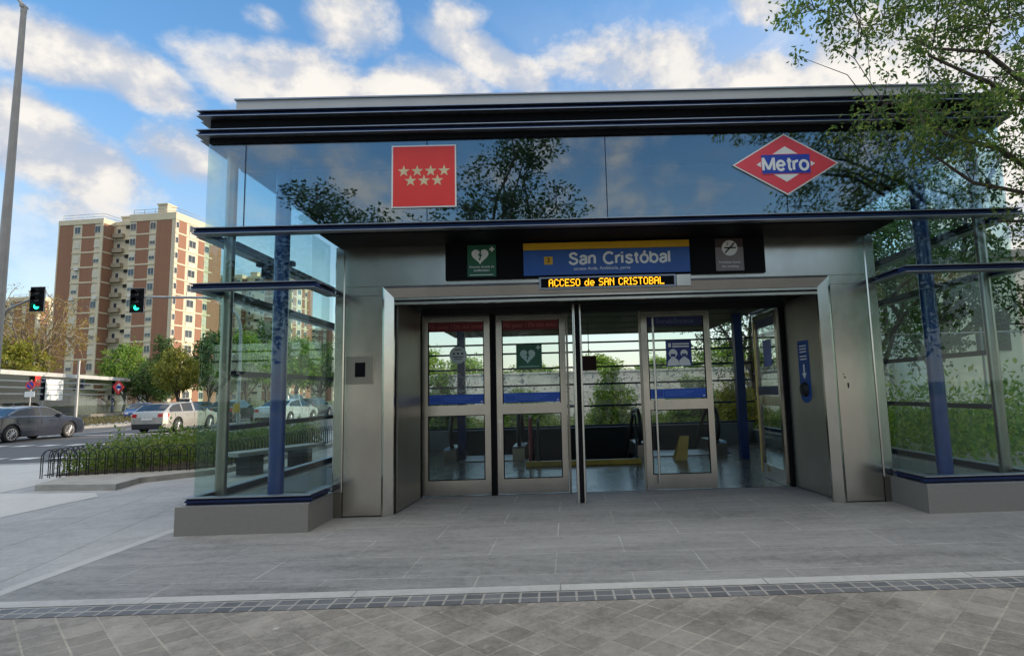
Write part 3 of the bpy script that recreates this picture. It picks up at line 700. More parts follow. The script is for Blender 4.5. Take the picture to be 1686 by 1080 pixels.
# help phone and its long blue sticker on the right jamb
def jx(yv): return 3.440-(yv-.74)*(.095/1.11)-.003
t = thing('help_phone','black help phone beneath a long blue sticker on right jamb','phone',(jx(1.4),1.4,1.35))
b=MB()
ya,yb=1.20,1.48
pts=[]
for k in range(13):
    a=math.pi*k/12; pts.append(((ya+yb)/2-.14*math.cos(a), 1.30-.12*math.sin(a)))
pts=[(ya,2.02)]+pts+[(yb,2.02)]
b.mesh([(jx(p[0])-.002,p[0],p[1]) for p in pts]+[(jx(p[0])+.004,p[0],p[1]) for p in pts],[tuple(range(len(pts)))]+[tuple(len(pts)+i for i in reversed(range(len(pts))))]+[(i,(i+1)%len(pts),len(pts)+(i+1)%len(pts),len(pts)+i) for i in range(len(pts))],0)
ym=(ya+yb)/2
for k,z in enumerate((1.94,1.90,1.86,1.80,1.76)): b.mesh([(jx(q)-.0035,q,zz) for q,zz in ((ym+.09,z),(ym-.09,z),(ym-.09,z+.016),(ym+.09,z+.016))],[(0,1,2,3)],1)
b.mesh([(jx(q)-.0035,q,zz) for q,zz in ((ym+.02,1.70),(ym-.02,1.70),(ym-.02,1.58),(ym+.02,1.58))],[(0,1,2,3)],1)
b.mesh([(jx(q)-.0035,q,zz) for q,zz in ((ym+.06,1.58),(ym-.06,1.58),(ym,1.50))],[(0,1,2)],1)
b.build('sticker',[pm('phone_sticker_blue',(.01,.06,.25),.5),WHITE],t)
b=MB(); b.tube([(jx(ym),ym,1.36),(jx(ym)-.05,ym,1.36)],[.10,.085],24,smooth=False); b.tube([(jx(ym)-.05,ym,1.36),(jx(ym)-.07,ym,1.36)],[.07,.04],20); b.build('handset',RUBBER,t)
# keyholes on the right pillar
t = thing('pillar_lock','small dark keyholes set in the right steel pillar','lock',(3.6,yf,1.4))
b=MB()
for dx,dz,r_ in ((0,1.42,.012),(-.035,1.50,.010),(-.05,1.54,.007)): b.disc((3.60+dx,yf-.004,dz),r_,'y',12,0,.004)
b.box(3.592,3.608,yf-.003,yf,1.37,1.42); b.build('keyhole',DARKW,t)

# ------------------------------------------------------------------ things inside the lobby
def escalator(x0,x1,y0,label):
    t = thing('escalator',label,'escalator',((x0+x1)/2,y0,0),0,'escalators in the lobby')
    for xs in (x0,x1):
        h = MB(); pts=[]
        for k in range(13):
            a=math.pi/2+math.pi*k/12; pts.append((xs,y0+.34+.36*math.cos(a),.62+.36*math.sin(a)))
        pts=[(xs,y0+2.6,-.55),(xs,y0+1.5,.55),(xs,y0+.9,.95)]+pts+[(xs,y0+.7,.24)]
        h.tube(pts,.045,8); h.build('handrail',RUBBER,t)
        g = MB(); g.prism_yz([(y0+.05,.30),(y0+.02,.6),(y0+.12,.86),(y0+.34,.94),(y0+.9,.91),(y0+1.5,.5),(y0+2.5,-.5),(y0+2.5,-1.0),(y0+1.2,.26)],xs-.006,xs+.006); g.build('balustrade',GLASS_I,t)
        d = MB(); d.prism_yz([(y0-.12,.012),(y0-.12,.26),(y0-.02,.30),(y0+1.15,.28),(y0+2.6,-1.1),(y0+2.6,-1.5),(y0+1.0,.012)],xs-.13,xs+.13); d.build('skirt',STEEL_D,t)
    d=MB(); d.box(x0+.14,x1-.14,y0-.1,y0+1.0,.012,.03)
    for k in range(8): d.box(x0+.14,x1-.14,y0+1.0+k*.28,y0+1.28+k*.28,-.15-k*.2,-.0-k*.2)
    d.build('steps',STEEL_D,t)
    return t
escalator(-2.24,-.80,6.0,'escalator behind the two left doors')
escalator(1.78,3.45,6.0,'escalator behind the right entrance door')
t=thing('hanging_sign','small dark red square sign hanging in the doorway gap','sign',(.75,6.0,1.93))
b=MB(); b.bevbox(.58,.90,5.98,6.02,1.86,2.17,.01); b.build('panel',pm('maroon_panel',(.05,.012,.012),.5),t)
b=MB(); b.cyl((.74,6,2.17),(.74,6,2.89),.008,8); b.build('hanger',IRON,t)
t=thing('wet_floor_sign','tilted yellow floor sign standing behind the entrance door','floor sign',(2.45,5.3,0))
for s_ in (-1,1):
    b=MB(); vs=[]
    for z,hw in ((.0,.12),(.46,.09)):
        yq=5.3+s_*(.14*(1-z/.50)); vs+=[(2.45-hw+z*.25,yq,z+.012),(2.45+hw+z*.25,yq,z+.012)]
    vs2=[(a,bb+.012,c) for a,bb,c in vs]
    b.mesh(vs+vs2,[(0,1,3,2),(4,6,7,5),(0,4,5,1),(2,3,7,6),(1,5,7,3),(0,2,6,4)]); b.build('board',YELLOW,t)
t=thing('ticket_bench','low grey metal bench by the left lobby glazing','bench',(-3.2,5.4,0))
b=MB(); b.box(-3.55,-2.9,4.6,6.2,.36,.42); b.build('seat',ALU,t)
b=MB(); b.box(-3.5,-3.4,4.7,6.1,.01,.36); b.box(-3.05,-2.95,4.7,6.1,.01,.36); b.build('leg',DARKW,t)

# ------------------------------------------------------------------ vegetation
def rv(rng, s=1.0): return Vector((rng.gauss(0,s), rng.gauss(0,s), rng.gauss(0,s)))
def add_leaf(mb, p, d, up, L, w, rng, m=0):
    d = d.normalized(); sd = d.cross(up)
    if sd.length < 1e-4: sd = d.orthogonal()
    sd.normalize(); nn = sd.cross(d)
    a = p; c = p + d*L - nn*(L*.12); b = p + d*(L*.45) + sd*(w*.5) + nn*(w*.14); e = p + d*(L*.45) - sd*(w*.5) + nn*(w*.14)
    mb.face([a,b,c,e], m)
def leaf_clump(mb, c, r, n, L, rng, flat=.8, droop=.3, wr=.5):
    for _ in range(n):
        v = rv(rng); v.normalize(); rr = r*rng.random()**.45
        p = c + Vector((v.x*rr, v.y*rr, v.z*rr*flat))
        d = v*.6 + rv(rng,.6) + Vector((0,0,-droop)); ln = L*rng.uniform(.65,1.25)
        add_leaf(mb, p, d, rv(rng), ln, ln*wr*rng.uniform(.8,1.2), rng)
def grow(seed, trunk_h, r0, blobs, nlimb, clumps, cl_r, cl_n, leafL, lean=(0,0), flat=.8, droop=.3, wr=.5, twig=.012, inner=.25):
    """trunk MB and leaf MB; blobs = ellipsoids (centre, radii, weight) that clump centres are drawn from"""
    rng = random.Random(seed); tk = MB(); lf = MB()
    top = Vector((lean[0], lean[1], trunk_h))
    pts = [Vector((0,0,-.1))]+[Vector((lean[0]*k/5+rng.gauss(0,r0*.3), lean[1]*k/5+rng.gauss(0,r0*.3), trunk_h*k/5)) for k in range(1,5)]+[top]
    tk.tube(pts,[r0*1.35]+[r0*(1-.09*k) for k in range(5)],10)
    tot = sum(b[2] for b in blobs); cs=[]
    for c, rad, w in blobs:
        for _ in range(int(round(clumps*w/tot))):
            v = rv(rng); v.normalize(); q = rng.uniform(inner,1.0)**.5
            q *= 1+rng.gauss(0,.08)
            cs.append(Vector((c[0]+v.x*rad[0]*q, c[1]+v.y*rad[1]*q, c[2]+v.z*rad[2]*q)))
    rng.shuffle(cs)
    limbs=[]; start = [(top, r0*.55)]+[(pts[3], r0*.5),(pts[4], r0*.55)]
    for k in range(nlimb):
        e = cs[k]; s, rr = start[rng.randrange(len(start))]
        path=[s]
        for j in range(1,6):
            f=j/5; path.append(s.lerp(e,f)+Vector((0,0,(e-s).length*.12*math.sin(math.pi*f)))+rv(rng,(e-s).length*.03))
        path[-1]=e.copy()
        rads=[rr*(1-.8*j/5)+.004 for j in range(6)]
        tk.tube(path,rads,6); limbs.append((path,rads))
    nodes=[(p,r_) for path,rads in limbs for p,r_ in list(zip(path,rads))[1:]]
    for c in cs[nlimb:]:
        p,r_ = min(nodes, key=lambda t:(t[0]-c).length)
        mid = p.lerp(c,.5)+rv(rng,(c-p).length*.08)+Vector((0,0,(c-p).length*.08))
        tk.tube([p,mid,c],[min(r_*.7,twig*1.6),twig,twig*.5],5)
        if rng.random()<.5: nodes.append((mid,twig*1.4))
    for c in cs:
        leaf_clump(lf, c, cl_r*rng.uniform(.6,1.35), int(cl_n*rng.uniform(.6,1.4)), leafL, rng, flat, droop, wr)
    return tk, lf
BARK = pm('bark', (.085,.065,.048), .9, 0, .35, 8, (1,1,.25), bump=.8, bscale=25)
BARK_P = pm('pale_bark', (.19,.15,.11), .9, 0, .3, 8, (1,1,.25), bump=.6)
L_NEAR = leafmat('plum_leaf', (.06,.10,.035), (.135,.21,.055), (.25,.30,.09), .4, .55)
L_DARK = leafmat('dark_leaf', (.028,.058,.02), (.06,.115,.03), (.10,.165,.045), .55, .35)
L_MID = leafmat('mid_leaf', (.085,.15,.035), (.15,.25,.05), (.24,.32,.07), .55, .45)
L_YEL = leafmat('yellow_green_leaf', (.12,.14,.025), (.20,.21,.04), (.28,.26,.05), .55, .4)
L_OCH = leafmat('ochre_bud_leaf', (.16,.12,.035), (.25,.18,.05), (.30,.23,.06), .6, .35)
L_OLIVE = leafmat('hedge_leaf', (.075,.11,.025), (.13,.19,.04), (.22,.25,.08), .6, .35)
def tree(name, label, cat, loc, tk, lf, bark, leaf, group=None, rz=0, sc_=1.0):
    t = thing(name, label, cat, loc, rz, group)
    tk.build('trunk', bark, t, local=True); lf.build('crown', leaf, t, local=True)
    t.scale = (sc_,)*3 if not isinstance(sc_,tuple) else sc_
    return t
# the near tree on the right, leaning its branches over the roof corner
tk, lf = grow(11, 2.4, .085, [((-2.1,.15,4.75),(1.35,1.0,1.45),5),((-2.9,.1,5.6),(1.2,.8,1.0),1.6),((-3.75,.0,5.15),(.75,.5,.45),.8),((-2.9,.1,3.95),(1.0,.6,.45),1.0),((-1.6,.0,3.3),(.9,.8,.7),1.1),((.2,.2,5.4),(2.0,1.6,1.9),1.6),((-2.0,.2,6.6),(1.6,1.2,.9),1)],
              14, 520, .19, 36, .060, (-.25,.1), .8, .35, .48, .0045, .05)
tree('plum_tree','leafy tree leaning over the right roof corner of the metro entrance','tree',(6.75,-1.15,0),tk,lf,BARK,L_NEAR)
# tree behind the photographer that the glass band reflects
tk, lf = grow(23, 3.6, .12, [((.5,0,7.3),(2.3,1.4,2.1),4),((.9,0,9.7),(1.2,.8,1.0),1.3),((-3.2,.2,6.4),(2.0,1.0,1.2),2.0)], 18, 290, .34, 30, .125, (.1,0), .8, .2, .6, .012, .1)
tree('street_tree','slender street tree behind the photographer, reflected in the upper glass','tree',(-2.1,-12.8,0),tk,lf,BARK,L_DARK,sc_=(1.2,1.2,1.0))
st2=copy_tree(bpy.data.objects['street_tree']); st2.location=(-6.4,-12.4,0); st2.scale=(1.25,1.25,.76); st2.rotation_euler=(0,0,2.2); st2['label']='lower street tree behind the photographer, left of the slender one, mirrored low in the glass'
# prototypes of the far trees (a row of them also stands behind the photographer, mirrored in glass and steel)
def proto(seed, kind):
    if kind=='round': return grow(seed, 2.2, .16, [((0,0,4.6),(2.6,2.6,2.1),3),((1.2,.4,3.7),(1.8,1.8,1.2),1.2),((-1.3,-.2,3.8),(1.7,1.7,1.3),1.2),((.2,0,6.2),(1.5,1.5,1.0),1)], 10, 190, .55, 30, .30, inner=.15, twig=.02)
    if kind=='cone': return grow(seed, 3.2, .16, [((0,0,2.6),(2.0,2.0,1.5),2),((0,0,4.8),(1.5,1.5,1.5),1.6),((0,0,6.8),(.8,.8,1.5),.9)], 8, 200, .45, 32, .24, inner=.2, twig=.02)
    if kind=='bare': return grow(seed, 2.6, .20, [((0,0,6.0),(3.4,3.4,3.0),3),((-1.8,0,5.0),(2.2,2.2,1.8),1),((1.8,.3,5.2),(2.2,2.2,1.8),1)], 24, 270, .42, 17, .15, inner=.1, twig=.03)
    if kind=='shrub': return grow(seed, .4, .05, [((0,0,1.0),(.85,.85,.85),3),((.3,.1,.6),(.8,.8,.5),1.5),((-.3,0,.6),(.7,.7,.5),1.2),((0,0,1.9),(.35,.35,.4),.5)], 10, 190, .20, 42, .12, inner=.1, twig=.008)
PRO = {}
def far(name, label, cat, u, d, h, w, kind, leaf, bark=BARK, group=None, seed=1, rz=0, loc=None):
    key=(kind,seed,leaf.name)
    base_h={'round':7.2,'cone':8.3,'bare':9.0,'shrub':2.3}[kind]; base_w={'round':6.2,'cone':4.2,'bare':7.6,'shrub':2.1}[kind]
    p = Vector(loc) if loc else gd(u,d)
    if key not in PRO:
        tk,lf=proto(seed,kind); t=tree(name,label,cat,p,tk,lf,bark,leaf,group,rz); PRO[key]=t
    else:
        t=copy_tree(PRO[key]); t.name=name; t['label']=label; t['category']=cat
        if group: t['group']=group
        elif 'group' in t: del t['group']
        t.location=p; t.rotation_euler=(0,0,rz)
    t.scale=(w/base_w,w/base_w,h/base_h)
    return t
BG='trees beyond the road'
far('budding_tree','large half bare tree with ochre buds left of the brick tower','tree',55,74,16.8,12.4,'bare',L_OCH,BARK_P,seed=3)
far('budding_tree','wide ochre budding tree at the left photo edge behind the lamp pole','tree',-20,78,14.5,11,'bare',L_OCH,BARK_P,seed=3,rz=2)
far('green_tree','low yellow green tree under the ochre tree at far left','tree',12,70,9.6,9.5,'round',L_YEL,seed=5)
far('green_tree','round green tree standing before the foot of the brick tower','tree',205,92,11.2,8.0,'round',L_MID,seed=5,rz=1)
far('conifer','dark conical tree in front of the right brick wing','tree',266,84,11.4,5.2,'cone',L_DARK,seed=6)
far('yellow_tree','bright yellow green tree beside the left glass corner','tree',292,60,7.2,5.6,'round',L_YEL,seed=5,rz=2.1)
far('dark_tree','dark bushy tree behind the silver estate car','tree',245,78,6.6,6.5,'round',L_DARK,seed=7)
far('dark_tree','dark tree seen through the left glass corner','tree',345,66,9.0,6.2,'round',L_DARK,seed=7,rz=1.2)
GL='trees seen through the left glass bay'
far('green_tree','green tree left of the blue column, seen through the glass bay','tree',405,62,8.9,6.5,'round',L_MID,seed=5,rz=3.3)
far('dark_tree','tall dark tree just left of the blue column, seen through the glass bay','tree',438,78,11.5,7.0,'round',L_DARK,seed=7,rz=4)
far('green_tree','green tree right of the blue column, seen through the glass bay','tree',488,60,8.0,6.0,'round',L_MID,seed=5,rz=5)
far('dark_tree','dark tree next to the steel pillar, seen through the glass bay','tree',528,72,8.0,7.5,'round',L_DARK,seed=7,rz=.4)
far('dark_tree','low dark tree behind the parked cars, seen through the glass bay','tree',372,95,8.5,9.5,'round',L_DARK,seed=7,rz=5.2)
# behind the building
far('bushy_shrub','rounded green bush behind the stairs, framed by the doorway','shrub',1008,19.5,2.35,1.75,'shrub',L_MID,seed=8)
far('bushy_shrub','leafy bush behind the left doors','shrub',730,17,2.1,2.2,'shrub',L_MID,seed=8,rz=1)
far('bushy_shrub','bush behind the entrance door panel','shrub',1145,21,1.9,2.6,'shrub',L_MID,seed=8,rz=2)
far('bushy_shrub','pale bush behind the open door leaf','shrub',1215,18.5,1.9,2.0,'shrub',L_YEL,seed=9)
far('bushy_shrub','low bush between the two left doors','shrub',860,22,1.6,2.6,'shrub',L_MID,seed=8,rz=3)
WB='trees behind the graffiti wall'
for u,d,h,w,lb in ((690,52,5.8,7,'low tree behind the graffiti wall, left of the left door'),(770,58,5.2,8,'low tree behind the graffiti wall above the first door'),(880,60,4.6,8,'low tree behind the graffiti wall above the second door'),
                   (985,56,5.0,7,'low tree behind the graffiti wall right of the gate post'),(1085,60,4.8,8,'low tree behind the graffiti wall at the entrance door'),(1190,50,5.4,7,'low tree behind the graffiti wall near the open door')):
    far('low_tree',lb,'tree',u,d,h,w,'round',L_MID,group=WB,seed=5,rz=u*.01)
tk, lf = grow(31, 2.0, .14, [((0,0,4.2),(2.5,2.4,2.3),4),((-.6,-.3,6.5),(1.8,1.7,1.4),1.6),((-1.4,-.8,3.0),(1.3,1.3,1.1),1)], 14, 330, .30, 36, .12, (0,0), .8,.3,.5,.01,.1)
t1=tree('leafy_tree','dense dark tree right behind the right glass bay','tree',(8.2,8.4,0),tk,lf,BARK,L_DARK)
for p,rz,s_,lb in (((11.8,11.5,0),1.5,1.15,'taller dense tree further right behind the right glass bay'),((6.6,13.0,0),3.0,.95,'dense tree behind the right side of the lobby'),((14.5,7.0,0),4.2,1.1,'dense tree at the right edge behind the wire fence')):
    c=copy_tree(t1); c.location=p; c.rotation_euler=(0,0,rz); c.scale=(s_,)*3; c['label']=lb
for x,y,h,w,lb in ((-17,-22,8.2,8,'round tree behind the photographer at far left'),(-9.5,-25,7.6,8,'round tree behind the photographer left of the slender tree'),(1.5,-26,7.2,8.5,'round tree behind the photographer, straight behind'),(9,-23,7.8,8,'round tree behind the photographer to the right'),(17,-24,8.4,9,'round tree behind the photographer at far right'),(-26,-26,9,9,'largest round tree behind the photographer at far left')):
    far('shade_tree',lb,'tree',0,0,h,w,'round',L_DARK,group='trees behind the photographer',seed=7,rz=x*.3,loc=(x,y,0))
# hedge and ground cover
def leaf_bed(name, label, cat, poly, h, n, L, leaf, seed, kind=None, wr=.45, top=.5):
    rng=random.Random(seed); mb=MB()
    xs=[p[0] for p in poly]; ys=[p[1] for p in poly]
    def inside(x,y):
        r=False; k=len(poly)
        for i in range(k):
            x1,y1=poly[i]; x2,y2=poly[(i+1)%k]
            if (y1>y)!=(y2>y) and x < (x2-x1)*(y-y1)/(y2-y1)+x1: r=not r
        return r
    from mathutils import noise
    c=0
    while c<n:
        x=rng.uniform(min(xs),max(xs)); y=rng.uniform(min(ys),max(ys))
        if not inside(x,y): continue
        hh=h*(.62+.55*noise.noise(Vector((x*1.1,y*1.1,seed)))+.12*noise.noise(Vector((x*4,y*4,seed))))
        hh=max(hh,h*.2); z=hh*(1-(1-top)*rng.random()**1.5)*rng.uniform(.25,1.05)
        d=Vector((rng.gauss(0,.7),rng.gauss(0,.7),rng.uniform(.1,1.3))); ln=L*rng.uniform(.6,1.4)
        add_leaf(mb,Vector((x,y,z)),d,rv(rng),ln,ln*wr,rng); c+=1
        if c%60==0:   # a taller stalk
            q=Vector((x,y,z*.6)); e=q+Vector((rng.gauss(0,.06),rng.gauss(0,.06),rng.uniform(.1,.3)))
            for j in range(7): add_leaf(mb,q.lerp(e,j/6),rv(rng)+Vector((0,0,.6)),rv(rng),L*.8,L*.3,rng)
    o=mb.build(name,leaf); tag(o,label,cat,None,kind); return o
A=gz(71,795); B=gz(317,782)
plant=[(A.x,A.y),(B.x,B.y),(-6.75,5.5),(-6.75,11.3),(-8.3,11.3),(-10.0,7.4)]
inner=[(A.x+.12,A.y+.12),(B.x-.1,B.y+.12),(-6.9,5.6),(-6.9,11.15),(-8.2,11.15),(-9.85,7.3)]
leaf_bed('planter_hedge','low wild green planting inside the hooped planter','hedge',inner,1.08,15000,.085,L_OLIVE,3)
k1,k2,k3,k4=gz(57,808),gz(190,807),gz(232,795),gz(318,784)
kb=MB(); kb.prism([(k1.x,k1.y),(k2.x,k2.y),(k3.x,k3.y),(k4.x+.2,k4.y),(-6.55,5.4),(-6.55,11.5),(-8.4,11.5),(-10.25,7.6)],0.0,.10)
o=kb.build('planter_kerb',CONC); tag(o,'low pale stone kerb round the hooped planter','kerb')
kb=MB(); kb.prism(inner,.101,.13); o=kb.build('planter_soil',SOIL); o['kind']='structure'
# hoop fence
t=thing('hoop_fence','black iron hoop fence round the planter beside the pavement','fence',(A.x,A.y,.1))
def hoop_run(a,b,step=.155,w=.27,h=.50):
    a=Vector((a[0],a[1],0)); b=Vector((b[0],b[1],0)); n=int((b-a).length/step); d=(b-a).normalized()
    rail=MB(); rail.tube([a+Vector((0,0,.40)),b+Vector((0,0,.40))],.007,5); rail.tube([a+Vector((0,0,.14)),b+Vector((0,0,.14))],.007,5); rail.build('rail',IRON,t)
    hm=MB(); pts=[d*(-w/2)+Vector((0,0,-.02))]+[d*(-w/2*math.cos(math.pi*k/10))+Vector((0,0,h-w/2+w/2*math.sin(math.pi*k/10))) for k in range(11)]+[d*(w/2)+Vector((0,0,-.02))]
    hm.tube(pts,.0085,6); first=None
    for k in range(n):
        p=a+d*(step*(k+.5))
        if first is None:
            first=hm.build('hoop',IRON,t,local=True); o=first
        else:
            o=first.copy(); col.objects.link(o)
        o.location=p+Vector((0,0,.10))-Vector(t.location)
hoop_run(plant[0],plant[1]); hoop_run(plant[1],(-6.75,5.6)); hoop_run((-6.75,5.6),plant[3]); hoop_run(plant[5],plant[0])
# bench
t=thing('park_bench','long grey stone bench beside the planter, seen through the glass','bench',(-5.7,5.5,0))
bd=Vector((.8,1.8,0)).normalized(); bn=Vector((-bd.y,bd.x,0))
def obox(c,L,w,z0,z1):
    m=MB(); c=Vector(c); m.prism([tuple((c+bd*a+bn*b_)[:2]) for a,b_ in ((-L/2,-w/2),(L/2,-w/2),(L/2,w/2),(-L/2,w/2))],z0,z1); return m
obox((-5.7,5.55,0),2.1,.5,.38,.45).build('seat',pm('bench_stone',(.24,.24,.235),.6),t)
for s_ in (-.6,.6): obox(Vector((-5.7,5.55,0))+bd*s_,.28,.40,0.004,.38).build('support',DARKW,t)
# ground cover behind the building
leaf_bed('rough_grass','tall rough grass and weeds behind the metro entrance','grass',[(-5.5,9.8),(9,9.8),(14,19.6),(-7.4,19.6)],.62,13000,.16,L_OLIVE,7,'stuff',.22)
leaf_bed('green_hedge','thick green hedge behind the right glass bay','hedge',[(5.9,2.2),(14,2.2),(14,5.2),(8.0,7.2),(5.9,7.2)],1.9,15000,.11,L_MID,9,None,.5,.35)
leaf_bed('median_planting','dry low planting on the road island','planting',[(-41,31),(-29.5,31),(-28.5,36),(-29,44),(-41,44)],.55,3800,.2,leafmat('dry_leaf',(.10,.07,.04),(.12,.10,.045),(.10,.12,.04)),12,'stuff',.35)
g=MB(); g.prism([(-42,30),(-29,30),(-27.8,35.5),(-28.2,46),(-42,46)],-.1,.10); struct('road_island',g,CONC)
# graffiti wall
def graffiti():
    m,t,p,out=newmat('graffiti_wall_paint')
    v=t.coord('Object',scale=(1,1,1.5)); n=t.noise(v,1.6,3,.5,1.8); n2=t.noise(v,.5,3,.5,.8)
    line=t.math('LESS_THAN',t.math('ABSOLUTE',t.math('SUBTRACT',n,.5)),.010)
    fill=t.math('MULTIPLY',t.math('GREATER_THAN',n,.60),t.math('GREATER_THAN',n2,.52))
    hue=t.ramp(n2,[(.40,(.42,.10,.06)),(.5,(.50,.46,.38)),(.56,(.16,.20,.28)),(.65,(.52,.48,.42))])
    base=t.mix(fill,t.ramp(t.noise(t.coord('Object'),.9,5),[(.3,(.62,.57,.50)),(.7,(.78,.73,.66))]),hue)
    t.link(t.mix(line,base,(.06,.06,.08,1)),p.inputs['Base Color']); p.inputs['Roughness'].default_value=.85
    return m
g=MB(); g.box(-7.0,16,20,20.25,0,2.25); g.box(-7.04,16.04,19.96,20.29,2.25,2.33); o=g.build('graffiti_wall',graffiti()); tag(o,'long pale wall with graffiti behind the metro entrance','wall')
# wire fence and pale annex to the right
def wiremat():
    m,t,p,out=newmat('chain_link'); 
    v=t.coord('Object'); s=t.new('ShaderNodeSeparateXYZ'); t.link(v,s.inputs[0])
    a=t.math('FRACT',t.math('MULTIPLY',t.math('ADD',s.outputs[0],s.outputs[2]),14)); b=t.math('FRACT',t.math('MULTIPLY',t.math('SUBTRACT',s.outputs[0],s.outputs[2]),14))
    f=t.math('MAXIMUM',t.math('LESS_THAN',a,.13),t.math('LESS_THAN',b,.13))
    tr=t.new('ShaderNodeBsdfTransparent'); mx=t.new('ShaderNodeMixShader'); t.link(f,mx.inputs[0]); t.link(tr.outputs[0],mx.inputs[1]); t.link(p.outputs[0],mx.inputs[2]); t.link(mx.outputs[0],out.inputs[0])
    p.inputs['Base Color'].default_value=(.25,.25,.24,1); p.inputs['Metallic'].default_value=.7; p.inputs['Roughness'].default_value=.5
    return m
t=thing('wire_fence','tall chain link fence behind the hedge on the right','fence',(9,8.0,0))
g=MB(); g.face([(5.6,8.0,0),(16,8.0,0),(16,8.0,2.6),(5.6,8.0,2.6)]); g.build('mesh',wiremat(),t)
for k in range(5):
    g=MB(); g.cyl((5.6+k*2.6,8.04,-.05),(5.6+k*2.6,8.04,2.75),.03,8)
    if k==1: g.tube([(5.6+k*2.6,8.04,2.0),(5.6+k*2.6+.9,8.04,0)],.022,6)
    g.build('post',GALV,t)
g=MB(); g.cyl((5.6,8.04,2.62),(16,8.04,2.62),.022,8); g.build('rail',GALV,t)
t=thing('pale_building','low cream rendered building beyond the wire fence','building',(22,20,0))
CREAM=pm('cream_render',(.76,.70,.58),.85,0,.08,.7)
g=MB(); g.box(15.5,30,17,26,0,6.4); g.build('wall',CREAM,t); g=MB(); g.box(15.2,30.3,16.7,26.3,6.4,6.7); g.build('roof',CONC,t)
for k in range(3):
    g=MB(); g.box(17.2+k*3.6,18.6+k*3.6,16.96,17.02,2.6,4.2); g.build('window',DARKW,t)

